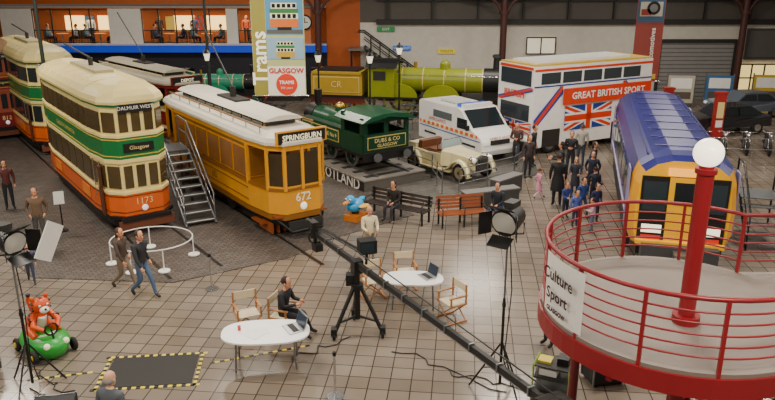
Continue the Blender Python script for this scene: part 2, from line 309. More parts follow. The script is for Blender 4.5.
def tram_double(name,loc,yaw,c,L=8.8,W=2.12,num='1173',dest='DALMUIR WEST'):
    lo,mid,up,roof,glc=c
    m=M(); o=outline(L,W); running_gear(m,L,W)
    band(m,sc(o,-.1),.2,.5,BLACK); band(m,sc(o,-.06),.5,.62,mat('#7a3c22',.5)); band(m,o,.55,1.32,lo); band(m,sc(o,.02),1.26,1.34,up)
    band(m,sc(o,-.03),1.34,2.28,up); band(m,sc(o,.02),2.24,2.36,up); band(m,o,2.36,3.02,mid); band(m,sc(o,.02),3.02,3.1,up); band(m,sc(o,-.03),3.1,3.95,up); band(m,sc(o,.03),3.95,4.02,mid)
    for e0,zz in ((.012,2.44),(.012,2.94)): band(m,sc(o,e0),zz,zz+.025,mat('#d9b84a',.4))
    for zz in (.68,1.18): band(m,sc(o,.012),zz,zz+.025,mat('#6a2a14',.4))
    cnt=[1,1,3,1,1,8,1,1,3,1,1,8]
    wins(m,sc(o,-.03),1.45,2.14,[1,1,3,1,1,6,1,1,3,1,1,6],glc,.12); wins(m,sc(o,-.03),3.18,3.78,cnt,glc,.12)
    wins(m,sc(o,-.03),2.17,2.24,[0,0,0,0,0,6,0,0,0,0,0,6],glc,.16)
    secs=[]
    for e,z in ((.07,4.02),(.08,4.1),(.02,4.24),(-.14,4.4),(-.4,4.52),(-.8,4.6)): secs.append([(x,y,z) for x,y in sc(o,e)])
    m.loft(secs,roof,smooth=False)
    for i in range(7):
        y=-L/2+1.6+i*(L-3.2)/6
        pts=[(x,y,z) for x,z in ((-W/2-.05,4.12),(-W/2,4.25),(-W/2+.16,4.41),(-W/2+.42,4.53),(-.15,4.6),(.15,4.6),(W/2-.42,4.53),(W/2-.16,4.41),(W/2,4.25),(W/2+.05,4.12))]
        m.tube(pts,.018,roof,5)
    m.box((0,0,4.64),(.6,3.2,.1),mat('#a59a76',.6)); m.cyl((0,0,4.68),(0,0,4.95),.08,DARK); m.tube([(0,0,4.95),(0,3.6,5.15)],.03,DARK)
    f=-L/2
    m.box((0,f-.03,3.9),(1.0,.08,.26),BLACK); m.text(dest,.15,(0,f-.08,3.9),WHITE); m.box((0,f-.03,2.7),(.9,.06,.26),BLACK); m.text('Glasgow',.17,(0,f-.07,2.7),CREAM)
    m.text(num,.28,(0,f-.03,1.0),mat('#f0d890',.4)); m.sph((0,f-.03,.78),(.1,.06,.1),mat('#ffffff',.2,emit=.3)); m.box((0,f-.1,.5),(1.5,.16,.12),BLACK)
    m.box((0,f-.1,.32),(1.7,.05,.3),mat('#6a3a24',.6))
    m.prism([(x*1.0,y-.05) for x,y in sc(o,.06)[1:5]]+[(.6,f+.5),(-.6,f+.5)],'xy',.48,.58,BLACK)
    for x,y in ((-.95,f+.9),(-1.0,f+1.4)): m.tube([(x-.04,y,1.0),(x-.04,y,2.2)],.02,CHROME)
    m.text('GLASGOW CORPORATION',.2,(-W/2-.02,0,2.7),mat('#e8c860',.4),xd=(0,-1,0))
    m.box((-W*.47,f+1.0,1.3),(.06,.62,1.55),mat('#5a2c14',.5),rz=-.11); m.box((-W*.47-.02,f+1.0,1.65),(.06,.45,.7),glc,rz=-.11)
    for yy in (-1.9,1.9): m.box((-W/2-.02,yy,.95),(.02,.9,.35),mat('#e8842e',.4))
    return m.finish(name,loc,yaw)
tram_double('double_decker_tram',(-10.1,24.75,.032),36,(ORANGE,GREEN,CREAM,mat('#dcc986',.4),mat('#4a3c24',.1,noise=.6,scale=1.5,emit=.06)))
tram_double('double_decker_tram',(-17.1,34.9,.032),36,(ORANGE,GREEN,mat('#e2d08c',.4),mat('#cfbe80',.4),GL),num='1282')
MARN=mat('#7a1c22',.4)
tram_double('double_decker_tram',(-20.9,37.8,.032),36,(MARN,MARN,mat('#a05038',.4),mat('#7b5f40',.4),GL),num='812')

def tram_single(name,loc,yaw,body,roofm,L=9.3,W=2.05,num='672',dest='SPRINGBURN',dark=None,glc=None,scale=1):
    m=M(); o=outline(L,W,1.5); running_gear(m,L,W); f=-L/2
    dk=dark or mat('#8c5a1e',.4)
    band(m,sc(o,-.15),.3,.55,BLACK); band(m,sc(o,-.02),.5,.75,dk); band(m,o,.68,1.36,body); band(m,sc(o,.03),1.34,1.42,dk)
    sal=[(-W/2+.04,f+1.55),(W/2-.04,f+1.55),(W/2-.04,-f-1.55),(-W/2+.04,-f-1.55)]
    g=glc or mat('#7a4e20',.2,emit=.18,noise=.6,scale=1.2)
    band(m,sal,1.4,2.5,dk); wins(m,sal,1.5,2.3,[1,6,1,6],g,.14,frame=body)
    for y in (f+1.53,-f-1.53): m.box((0,y,1.7),(.7,.06,1.5),mat('#5a3012',.5))
    for sgn in (1,-1):
        pts=[(-W/2,sgn*(f+1.5)),(-W/2*.88,sgn*(f+.42)),(-W/2*.55,sgn*f),(0,sgn*f),(W/2*.55,sgn*f),(W/2*.88,sgn*(f+.42)),(W/2,sgn*(f+1.5))]
        for x,y in pts: m.box((x,y,1.95),(.09,.09,1.2),body)
        for a,b in zip(pts[1:5],pts[2:6]):
            mid=((a[0]+b[0])/2,(a[1]+b[1])/2); d=(b[0]-a[0],b[1]-a[1]); ln=math.hypot(*d)
            m.box((*mid,1.9),(ln-.1,.02,.95),glass('#3c3020',.05),rz=math.atan2(d[1],d[0])); m.box((*mid,1.44),(ln,.06,.06),body,rz=math.atan2(d[1],d[0]))
        m.cyl((.35,sgn*(f+.7),.7),(.35,sgn*(f+.7),1.5),.13,mat('#b08a3c',.3,.8))
    band(m,sc(o,.02),2.46,2.62,body); band(m,sc(o,.1),2.62,2.7,roofm)
    m.loft([[(x,y,z) for x,y in sc(o,e)] for e,z in ((.1,2.7),(.02,2.8),(-.25,2.9),(-.5,2.93))],roofm)
    cl=[(-.52,f+1.3),(.52,f+1.3),(.52,-f-1.3),(-.52,-f-1.3)]
    band(m,cl,2.88,3.1,mat('#a8772c',.4)); wins(m,cl,2.94,3.06,[1,9,1,9],GL,.1)
    m.prism([(-.62,3.1),(.62,3.1),(.5,3.18),(.2,3.23),(-.2,3.23),(-.5,3.18)],'xz',f+1.0,-f-1.0,roofm)
    for sx in (-1,1):
        m.tube([(sx*.85,f+.8,3.02),(sx*.85,-f-.8,3.02)],.022,dk,5)
        for i in range(9): yy=f+.9+i*(L-1.8)/8; m.cyl((sx*.85,yy,2.8),(sx*.85,yy,3.02),.015,dk,n=5)
    m.box((0,f-.02,2.82),(1.5,.1,.3),BLACK); m.box((0,f-.01,2.82),(1.62,.08,.38),body); m.text(dest,.21,(0,f-.08,2.82),mat('#fff4cc',.4,emit=.4),bold=.004)
    m.cyl((0,0,3.22),(0,0,3.6),.1,DARK); m.tube([(0,0,3.6),(.2,3.2,5.6)],.03,DARK); m.box((0,0,3.25),(.5,1.6,.08),DARK)
    m.text(num,.34,(0,f-.02,1.12),mat('#fff4d0',.4),bold=.006); m.sph((0,f-.02,.86),(.11,.06,.11),mat('#fff8e0',.2,emit=.6))
    m.text('672',.26,(-W/2-.02,-.5,1.03),mat('#6a2a12',.4),xd=(0,-1,0))
    m.box((-W/2-.01,0,1.2),(.02,6.2,.03),dk); m.box((-W/2-.01,0,.85),(.02,6.2,.03),dk)
    m.tube([(-.75,f+.2,.5),(-.5,f-.2,.22),(.5,f-.2,.22),(.75,f+.2,.5)],.04,BLACK); m.box((0,f-.1,.36),(1.1,.05,.26),DARK)
    for i in range(9): m.box((-.8+i*.2,f+.9,.2),(.05,.9,.3),WOOD)
    for sgn in (1,-1):
        m.box((-W/2+.15,sgn*(f+1.1),.3),(.3,.7,.05),WOOD); m.box((0,sgn*(f+.8),.6),(1.7,1.4,.05),WOOD)
    return m.finish(name,loc,yaw,scale=scale)
tram_single('single_deck_tram',(-5.33,24.8,.032),35,mat('#dc981e',.3),mat('#cfc8b8',.5),scale=(1.04,1.04,1.1))
tram_single('single_deck_tram',(-12.6,37.6,.032),42,mat('#7c1616',.35),mat('#a09a88',.5),num='22',dest='DEPOT',dark=mat('#d9c68c',.4),glc=GL)
m=M()
for cx,cy,yw,l0,l1 in ((-10.1,24.75,36,-6.4,22),(-5.33,24.8,35,-5.2,22)):
    T=Matrix.Translation((cx,cy,0))@Matrix.Rotation(math.radians(yw),4,'Z'); m.T=T
    for x in (-.72,.72): m.box((x,(l0+l1)/2-3,.025),(.09,l1-l0-2,.008),mat('#3b3836',.3,.6))
m.T=None; m.finish('tram_rails')

m=M(); SG=mat('#5f6265',.4,.5)
for i in range(9): m.box((0,-1.7+i*.3,.12+i*.205),(.9,.32,.04),SG); m.box((0,-1.84+i*.3,.13+i*.205),(.9,.03,.05),mat('#d9d9d0',.5))
m.box((0,1.45,1.84),(.9,1.2,.06),SG)
for x in (-.48,.48):
    m.tube([(x,-1.95,.02),(x,.9,1.86),(x,2.05,1.86)],.05,SG); m.tube([(x,-1.85,0),(x,-1.85,1.0),(x,.9,2.85),(x,2.05,2.85)],.028,STEEL); m.tube([(x,-1.85,.55),(x,.9,2.4),(x,2.05,2.4)],.02,STEEL)
    for y,z in ((-1.0,.6),(-.2,1.15),(.9,1.85),(2.05,1.85)): m.cyl((x,y,z),(x,y,z+1.0),.024,STEEL,n=6)
    for y in (.9,2.0): m.cyl((x,y,0),(x,y,1.85),.04,SG)
m.tube([(-.48,-1,.02),(.48,.9,1.8)],.02,SG); m.finish('boarding_steps',(-6.9,23.35,.02),30)

def banner(name,loc,w,z0,z1,build,yaw=0):
    m=M(); build(m,w,z0,z1)
    m.cyl((-w/2-.1,0,z0),(w/2+.1,0,z0),.03,CHROME); m.cyl((-w/2-.1,0,z1),(w/2+.1,0,z1),.03,CHROME)
    for x in (-w/2,w/2): m.cyl((x,0,z1),(x,0,9.8),.012,DARK,n=5)
    m.finish(name,loc,yaw)
def b1(m,w,z0,z1):
    TE=mat('#4f93bd',.6); 
    m.box((0,0,(z0+z1)/2),(w,.03,z1-z0),mat('#b8bd84',.6)); m.box((-w*.36,-.018,(z0+z1)/2),(w*.26,.01,z1-z0),mat('#9a9140',.6))
    m.box((w*.13,-.02,6.4),(w*.7,.02,2.2),TE)
    def tramp(x,z,s,c):
        m.box((x,-.04,z),(1.0*s,.01,.28*s),mat(c,.5)); m.box((x,-.04,z+.25*s),(.98*s,.01,.2*s),mat('#f2e8c4',.5)); m.box((x,-.04,z+.42*s),(1.0*s,.01,.14*s),mat('#2f7a40',.5)); m.box((x,-.04,z+.6*s),(.9*s,.01,.2*s),mat('#f2e8c4',.5)); m.box((x,-.04,z-.18*s),(.5*s,.01,.1*s),BLACK)
        for i in range(5): m.box((x-.36*s+i*.18*s,-.05,z+.25*s),(.12*s,.01,.14*s),GL); m.box((x-.36*s+i*.18*s,-.05,z+.6*s),(.12*s,.01,.13*s),GL)
    tramp(w*.13,5.75,1.15,'#d8702a'); m.box((w*.13,-.03,5.42),(w*.68,.015,.16),mat('#5a5a56',.6))
    m.box((w*.13,-.03,4.75),(w*.7,.02,.85),mat('#8fb0c4',.6)); tramp(w*.13,4.5,.75,'#c8a02c')
    m.text('Trams',.85,(-w*.36,-.04,4.35),mat('#fffbe8',.5,emit=.3),xd=(0,0,1),yd=(-1,0,0),bold=.015)
    m.box((w*.13,-.03,z0+.62),(w*.72,.02,1.2),mat('#f4efe0',.5)); m.cyl((w*.13,-.06,z0+.48),(w*.13,-.03,z0+.48),.44,mat('#e03c1c',.5),n=28); m.text('GLASGOW',.29,(w*.13,-.07,z0+1.04),mat('#c8201a',.5),bold=.008); m.text('TRAMS',.2,(w*.13,-.075,z0+.56),WHITE,bold=.006); m.text('200 years',.13,(w*.13,-.075,z0+.34),WHITE)
banner('hanging_banner',(-4.46,30,0),2.15,2.8,7.6,b1)
def b2(m,w,z0,z1):
    m.box((0,0,(z0+z1)/2),(w,.03,z1-z0),mat('#98443c',.6)); m.box((0,-.02,6.3),(w*.96,.02,2.0),mat('#3c5a78',.6)); m.box((0,-.03,5.95),(w*.8,.02,.7),mat('#b9b4a8',.6)); m.cyl((.1,-.05,6.0),(.1,-.03,6.0),.33,BLACK,n=20); m.cyl((.1,-.06,6.0),(.1,-.05,6.0),.2,STEEL,n=16); m.box((-.25,-.04,5.8),(.5,.02,.3),mat('#8a3024',.5)); m.text('Locomotives',.36,(.2,-.03,z0+1.75),WHITE,xd=(0,0,1),yd=(-1,0,0),bold=.008)
    m.box((0,-.02,z0+.25),(w*.8,.02,.25),mat('#e0c24a',.6))
banner('hanging_banner',(13.2,37.2,0),1.4,2.35,7.6,b2)

def street_lamp(x,y,h=4.1):
    m=M(); m.cyl((0,0,0),(0,0,.5),.14,BLACK,r2=.09); m.cyl((0,0,.5),(0,0,h-.5),.055,BLACK,r2=.035); m.tube([(-.3,0,h-.75),(.3,0,h-.75)],.02,BLACK)
    m.cyl((0,0,h-.5),(0,0,h-.15),.09,mat('#fff2d0',.3,emit=1.0),r2=.17,n=6); m.cyl((0,0,h-.15),(0,0,h+.02),.21,BLACK,r2=.08,n=6); m.sph((0,0,h+.07),.05,BLACK,6,4); m.cyl((0,0,h-.53),(0,0,h-.48),.11,BLACK,n=6)
    m.finish('street_lamp',(x,y,.02))
street_lamp(-3.3,34.6); street_lamp(-.83,34.2); street_lamp(-8.3,33.5,4.3); street_lamp(.6,37,4.2)
for x,y in ((-9.5,38.6),(-14.0,29.6)):
    m=M(); m.cyl((0,0,0),(0,0,8.5),.1,mat('#24302a',.5),r2=.06,n=10); m.cyl((0,0,0),(0,0,.9),.16,mat('#24302a',.5),n=10); m.tube([(0,0,7.2),(.5,-.3,7.4)],.04,DARK); m.finish('overhead_wire_pole',(x,y,.02))

# ------------------------------------------------------------------ LOCOMOTIVES
def wheel(m,c,r,mt,ax='Y',w=.12):
    a=Vector(c); d=Vector((0,w/2,0)) if ax=='Y' else Vector((w/2,0,0))
    m.torus(c,r-.05,.055,STEEL,ax,24,6); m.torus(c,r-.11,.05,mt,ax,24,6)
    m.cyl(a-d*.9,a+d*.9,.13*r/.6,mt,n=12)
    for i in range(12):
        t=2*PI*i/12; q=Vector((math.cos(t),0,math.sin(t))) if ax=='Y' else Vector((0,math.cos(t),math.sin(t)))
        m.cyl(a,a+q*(r-.1),.022,mt,n=5,caps=False)
def big_loco(name,loc,yaw,bc,tc,sc_=1.0):
    m=M(); 
    m.T=Matrix.Scale(sc_,4)
    for y in (-.72,.72): m.box((0,y,.05),(13.4,.07,.1),STEEL)
    for i in range(17): m.box((-6.4+i*.8,0,.02),(.25,2.3,.04),DARK)
    m.box((1.2,0,1.22),(8.2,2.3,.1),BLACK); m.box((1.2,0,1.1),(8.0,.9,.3),mat('#6a2a22',.5))
    m.cyl((-1.6,0,2.15),(3.2,0,2.15),.68,bc,n=28)
    for x in (-1.4,-.2,1.0,2.2,3.15): m.cyl((x-.03,0,2.15),(x+.03,0,2.15),.695,mat('#d9c27a',.4),n=28)
    m.cyl((3.2,0,2.15),(4.5,0,2.15),.73,BLACK,n=28); m.cyl((4.5,0,2.15),(4.58,0,2.15),.58,DARK,n=24); m.sph((4.58,0,2.15),(.1,.12,.12),CHROME)
    m.box((3.8,0,1.5),(1.2,1.0,.6),BLACK)
    m.cyl((3.9,0,2.8),(3.9,0,3.55),.22,BLACK,r2=.2,n=16); m.cyl((3.9,0,3.5),(3.9,0,3.65),.28,BLACK,r2=.24,n=16)
    m.cyl((1.0,0,2.75),(1.0,0,3.05),.3,bc,n=16); m.sph((1.0,0,3.05),(.3,.3,.25),bc); m.cyl((-.7,0,2.8),(-.7,0,3.15),.1,mat('#c8a040',.3,.8))
    m.box((-1.9,0,1.9),(1.0,1.5,1.3),bc); m.box((-2.5,-1.05,2.1),(1.5,.06,1.7),bc); m.box((-2.5,1.05,2.1),(1.5,.06,1.7),bc); m.box((-1.8,0,2.3),(.06,2.1,1.3),bc)
    m.prism([(-1.2,2.9),(-.9,3.15),(-.3,3.3),(.3,3.3),(.9,3.15),(1.2,2.9),(.9,3.05),(0,3.2),(-.9,3.05)],'yz',-3.4,-1.6,BLACK)
    m.box((-2.6,-1.09,2.45),(.7,.03,.5),DARK)
    for y in (-.85,.85):
        for x in (.9,-1.5):
            wheel(m,(x,y,.98),.95,bc); m.prism([(x+1.05*math.cos(PI*i/10),1.2+.8*math.sin(PI*i/10)) for i in range(11)],'xz',y-.12,y+.12,bc)
        for x in (2.9,4.1): wheel(m,(x,y,.52),.48,bc)
        m.box((3.4,y,.9),(1.1,.35,.5),mat('#6a2a22',.5)); m.tube([(3.3,y*1.15,.9),(.9,y*1.15,.85),(-1.5,y*1.15,.85)],.05,STEEL)
        m.tube([(-1.5,y*.83,2.5),(4.0,y*.9,2.5)],.02,CHROME,5)
    m.box((5.2,0,1.1),(.15,2.3,.4),mat('#a8322a',.5))
    for y in (-.7,.7): m.cyl((5.25,y,1.1),(5.6,y,1.1),.09,BLACK); m.cyl((5.55,y,1.1),(5.62,y,1.1),.2,STEEL)
    m.box((-5.1,0,1.9),(3.0,2.2,1.2),tc); m.box((-5.1,0,2.55),(2.9,2.3,.12),tc); m.box((-5.1,0,2.62),(2.4,1.7,.15),BLACK); m.box((-5.1,0,1.22),(3.3,2.2,.12),BLACK)
    for x in (-6.3,-5.0,-3.8):
        for y in (-.85,.85): wheel(m,(x,y,.62),.57,tc)
    m.box((-5.1,-.98,1.0),(3.2,.06,.35),mat('#6a2a22',.5)); m.box((-5.1,-1.12,1.9),(2.7,.02,.9),mat('#d9c27a',.5)); m.box((-5.1,-1.13,1.9),(2.6,.02,.8),tc); m.text('CR',.5,(-5.1,-1.16,1.9),CREAM)
    m.T=None; return m.finish(name,loc,yaw)
big_loco('steam_locomotive',(2.2,39.7,.0),-11,mat('#8c9426',.3),mat('#b8962c',.4),.96)
big_loco('steam_locomotive',(-10.6,43.0,.02),-4,mat('#2a8a6a',.35),mat('#2f6a4a',.4),.68)

m=M(); m.box((0,0,.19),(2.8,8,.38),mat('#55504a',.6)); m.box((0,0,.4),(2.86,8.06,.05),mat('#7b766e',.5))
m.text('SCOTLAND',.62,(-1.42,-2.1,.19) ,WHITE,xd=(0,-1,0),bold=.012); m.box((-1.405,0,.19),(.01,8,.34),DARK)
for x in (-.72,.72): m.box((x,0,.46),(.07,7.8,.08),STEEL)
for i in range(10): m.box((0,-3.6+i*.8,.43),(2.2,.24,.03),DARK)
m.finish('display_plinth',(-2.0,29.4,.02),35)
m=M(); DG=mat('#0f3824',.3); LG=mat('#184c30',.3); LN=mat('#c9b060',.4)
m.box((0,0,.78),(2.2,5.6,.1),BLACK); m.box((0,0,.62),(.9,5.4,.3),BLACK)
for y in (-1.5,0,1.5):
    for x in (-.75,.75): wheel(m,(x,y,.46),.42,DG,'X')
for y in (-2.85,2.85):
    m.box((0,y,.72),(2.2,.12,.36),mat('#9c2a24',.5) if y>0 else BLACK)
    for x in (-.65,.65): m.cyl((x,y,.72),(x,y*1.1,.72),.08,BLACK); m.cyl((x,y*1.09,.72),(x,y*1.11,.72),.17,STEEL,n=14)
m.box((0,-2.7,1.2),(2.0,.08,.75),DG); m.box((0,-2.1,1.05),(2.0,1.2,.45),DG)
for x in (-1.0,1.0):
    m.box((x,-1.9,1.2),(.06,1.6,.75),DG); m.box((x,-1.3,1.85),(.06,.25,.75),DG); m.box((x,-2.6,1.85),(.06,.2,.75),DG)
m.box((0,-1.15,1.6),(2.0,.06,1.4),DG); m.box((0,-2.68,2.1),(2.0,.06,.2),DG)
for x in (-.92,0,.92): m.box((x,-2.68,1.8),(.2,.06,.5),DG)
m.prism([(-1.18,2.1),(-.8,2.3),(-.3,2.38),(.3,2.38),(.8,2.3),(1.18,2.1),(1.18,2.06),(0,2.25),(-1.18,2.06)],'xz',-2.95,-.9,LG)
m.box((0,-2.75,1.22),(1.7,.02,.5),LN); m.box((0,-2.76,1.22),(1.64,.02,.44),DG); m.text('DUBS & CO',.22,(0,-2.785,1.3),CREAM); m.text('GLASGOW',.18,(0,-2.785,1.1),CREAM)
for x in (-1,1):
    m.box((x*.82,.5,1.2),(.36,3.2,.75),DG); m.box((x*1.005,.5,1.2),(.02,2.9,.5),LN); m.box((x*1.012,.5,1.2),(.02,2.82,.43),LG)
m.text('GLASGOW ENGINE No 9',.24,(-1.04,.5,1.2),CREAM,xd=(0,-1,0))
m.cyl((0,-1.1,1.45),(0,2.1,1.45),.5,LG,n=20); m.cyl((0,2.1,1.45),(0,2.75,1.45),.53,BLACK,n=20); m.cyl((0,2.4,1.9),(0,2.4,2.6),.14,BLACK,r2=.17); m.cyl((0,.6,1.9),(0,.6,2.1),.2,LG); m.sph((0,.6,2.1),.2,mat('#c8a040',.3,.8))
m.cyl((0,-.4,1.9),(0,-.4,2.2),.07,mat('#c8a040',.3,.8))
m.finish('tank_locomotive',(-1.6,28.85,.48),35,scale=(1.03,1,.95))

# ------------------------------------------------------------------ ROAD VEHICLES
def tyre(m,c,r=.36,w=.2,hub=CHROME):
    x,y,z=c; m.torus(c,r-w*.42,w*.5,RUB,'X',20,8); m.cyl((x-w*.3,y,z),(x+w*.3,y,z),r-w*.6,hub,n=16); m.cyl((x-w*.45,y,z),(x+w*.45,y,z),.07,DARK,n=8)
m=M(); AW=mat('#f0eeea',.3,coat=.3); f=-2.5
m.prism([(2.5,.35),(2.5,2.2),(2.4,2.3),(-.7,2.32),(-.9,2.28),(-1.75,1.45),(-2.4,1.2),(-2.5,1.0),(-2.5,.35)],'yz',-.98,.98,AW)
m.box((0,-1.34,1.9),(1.7,.03,1.02),GL,rx=-.8+.03)
for x in (-1,1):
    m.box((x*.985,-1.05,1.65),(.03,.75,.5),GL); m.box((x*.985,.5,1.8),(.03,1.5,.36),mat('#5c6468',.2)); m.box((x*.99,.1,1.22),(.02,4.6,.16),mat('#e8602a',.4))
    for i in range(12): m.box((x*.995,-2.0+i*.38,1.22),(.02,.16,.16),mat('#f0e9a0',.4))
    m.box((x*.99,0,1.02),(.02,4.8,.05),mat('#2f5aa8',.4)); m.text('AMBULANCE',.24,(x*1.0,.9,1.48),mat('#b8322a',.4),xd=(0,x,0))
    for y in (-1.6,1.5): tyre(m,(x*.86,y,.36)); m.box((x*.97,y,.72),(.06,.95,.1),DARK)
    m.box((x*.7,f-.01,.95),(.3,.05,.18),mat('#fff8e8',.1,emit=.2)); m.box((x*1.08,-1.6,1.55),(.18,.06,.25),BLACK)
m.box((0,f-.02,.95),(1.0,.05,.22),DARK); m.box((0,f-.06,.5),(1.9,.12,.2),mat('#b8b8b4',.4)); m.text('AMBULANCE',.2,(0,f-.03,1.13),mat('#b8322a',.4))
m.box((0,-.4,2.4),(1.4,.35,.14),mat('#2858c8',.2,emit=.3)); m.box((0,-.75,2.38),(1.5,.25,.25),AW); m.box((0,.9,2.38),(.9,1.2,.1),mat('#c8c6c0',.5))
m.finish('ambulance',(3.55,31.9,.02),30,bevel=.03,scale=(1,.97,.9))

m=M(); CC=mat('#e0d4a4',.25,coat=.4); BR=mat('#6b4026',.6)
m.loft([[(-w,y,z0),(-w,y,z1),(-w*.7,y,z1+.1),(w*.7,y,z1+.1),(w,y,z1),(w,y,z0)] for y,w,z0,z1 in ((-1.75,.3,.45,.85),(-.6,.42,.4,.92),(-.3,.6,.4,.95))],CC)
m.loft([[(-w,y,.35),(-w,y,z1),(w,y,z1),(w,y,.35)] for y,w,z1 in ((-.3,.62,.85),(.5,.64,.8),(1.1,.62,.85),(1.75,.5,.7))],CC)
m.box((0,.45,.83),(1.0,1.1,.06),BR); m.box((0,.95,.95),(1.05,.2,.4),BR,rx=.15); m.box((0,.35,.86),(.95,.5,.12),BR)
m.loft([[(-w,y,z0),(w,y,z0),(w,y,z0+h),(-w,y,z0+h)] for y,w,z0,h in ((1.1,.6,.8,.22),(1.6,.52,.75,.25),(1.9,.4,.65,.2))],mat('#d8cca4',.6))
m.prism([(-.27,.42),(.27,.42),(.3,.9),(0,1.0),(-.3,.9)],'xz',-1.86,-1.75,CHROME); m.box((0,-1.88,.66),(.4,.03,.4),DARK)
for i in range(7): m.box((-.18+i*.06,-1.9,.66),(.015,.02,.4),CHROME)
for x in (-1,1):
    tyre(m,(x*.68,-1.35,.34),.34,.14,mat('#8a7a5c',.4)); tyre(m,(x*.68,1.15,.34),.34,.14,mat('#8a7a5c',.4))
    for yc in (-1.35,1.15):
        pts=[(x*.68,yc-.46,.26),(x*.68,yc-.4,.54),(x*.68,yc-.2,.74),(x*.68,yc+.05,.8),(x*.68,yc+.3,.68),(x*.68,yc+.5,.48),(x*.68,yc+.75,.32)]
        secs=[]
        for p in pts: secs.append([(p[0]-.17,p[1],p[2]-.02),(p[0],p[1],p[2]+.06),(p[0]+.17,p[1],p[2]-.02),(p[0],p[1],p[2]-.03)])
        m.loft(secs,CC,smooth=True)
    m.box((x*.66,-.1,.3),(.26,1.6,.05),CC); m.sph((x*.42,-1.72,.85),(.13,.15,.13),CHROME); m.sph((x*.42,-1.82,.85),(.1,.07,.1),mat('#fffbe8',.1,emit=.2))
    m.cyl((x*.55,-.28,.9),(x*.5,-.18,1.32),.018,CHROME)
m.box((0,-.2,1.13),(1.0,.02,.38),glass('#9fb0b4',.05)); m.tube([(-.52,-.18,1.33),(.52,-.18,1.33)],.02,CHROME); m.torus((-.25,.1,1.02),.17,.015,BLACK,'Y'); m.tube([(-.7,-1.95,.45),(.7,-1.95,.45)],.035,CHROME); m.cyl((0,1.85,.65),(0,1.98,.65),.3,RUB,n=18)
m.finish('vintage_car',(2.4,28.2,.02),40,scale=1.05)

# exhibition double deck bus : long side faces local -Y
m=M(); BW=mat('#f0eeea',.35); BR_=mat('#d83c18',.4); BL_=mat('#1f3f96',.4); L=7.0
m.box((0,0,2.2),(L,2.5,3.7),BW); m.box((0,0,4.07),(L-.1,2.4,.1),mat('#c8a83c',.5)); m.box((-.3,0,4.16),(L-1.4,1.6,.12),BW)
for x in (-2.4,1.7,2.75):
    for y in (-1.12,1.12):
        m.torus((x,y,.5),.37,.13,RUB,'Y',20,8); m.cyl((x,y-.1,.5),(x,y+.1,.5),.3,STEEL,n=16)
    m.box((x,-1.245,.75),(1.0,.03,.8),DARK)
for k in range(5): m.box((-2.6+k*1.2,-1.26,3.5),(1.05,.03,.5),glass('#343c42'))
def flag(P,u,x0,x1,z0,z1,nrm,cross=True):
    W_,H_=x1-x0,z1-z0
    def poly(pts,mt,off): m.add([Vector(P)+Vector(u)*x+Vector((0,0,z))+Vector(nrm)*off for x,z in pts],[tuple(range(len(pts)))],mt)
    if cross: poly([(x0,z0),(x1,z0),(x1,z1),(x0,z1)],BL_,.02)
    for t,mt,off in ((.2,BW if cross else BL_,.026),(.09,BR_,.032)):
        tx,tz=t*W_*.5,t*H_
        poly([(x0,z0),(x0+tx,z0),(x1,z1-tz),(x1,z1),(x1-tx,z1),(x0,z0+tz)],mt,off)
        if cross: poly([(x0,z1),(x0,z1-tz),(x1-tx,z0),(x1,z0),(x1,z0+tz),(x0+tx,z1)],mt,off)
    if cross:
        for t,mt,off in ((.2,BW,.038),(.12,BR_,.044)):
            cx,cz=(x0+x1)/2,(z0+z1)/2; q=t*H_
            poly([(cx-q,z0),(cx+q,z0),(cx+q,z1),(cx-q,z1)],mt,off); poly([(x0,cz-q),(x1,cz-q),(x1,cz+q),(x0,cz+q)],mt,off)
flag((0,-1.25,0),(1,0,0),-1.7,1.1,1.0,2.15,(0,-1,0)); flag((0,-1.25,0),(1,0,0),-L/2+.05,-1.9,1.3,3.1,(0,-1,0),False); flag((0,-1.25,0),(-1,0,0),-L/2+.05,-1.7,1.3,3.1,(0,-1,0),False)
flag((-L/2,0,0),(0,-1,0),-1.2,1.2,.95,1.5,(-1,0,0)); flag((-L/2,0,0),(0,-1,0),-1.2,1.2,2.35,3.1,(-1,0,0),False)
m.box((.75,-1.36,2.62),(5.3,.06,.74),BR_); m.text('GREAT BRITISH SPORT',.44,(.75,-1.41,2.62),WHITE,bold=.01)
m.box((0,-1.26,3.88),(L,.03,.1),BR_); m.box((0,-1.26,3.15),(L,.03,.06),BL_)
m.box((-L/2-.01,0,3.5),(.04,2.1,.7),glass('#343c42')); m.box((-L/2-.01,0,1.92),(.04,2.0,.75),glass('#343c42')); m.text('BRITISH',.42,(-L/2-.08,0,2.72),BR_,xd=(0,-1,0),bold=.01)
for y in (-.9,.9): m.box((-L/2-.02,y,.75),(.05,.3,.2),mat('#fff6d8',.2,emit=.4))
m.box((-L/2-.03,0,.45),(.1,2.4,.25),DARK); m.box((0,0,.4),(L-.4,2.2,.2),DARK); m.box((-L/2-.01,0,3.95),(.04,2.3,.12),BR_)
m.finish('double_decker_bus',(8.75,33.5,0),28.4,scale=(1,1,.96))

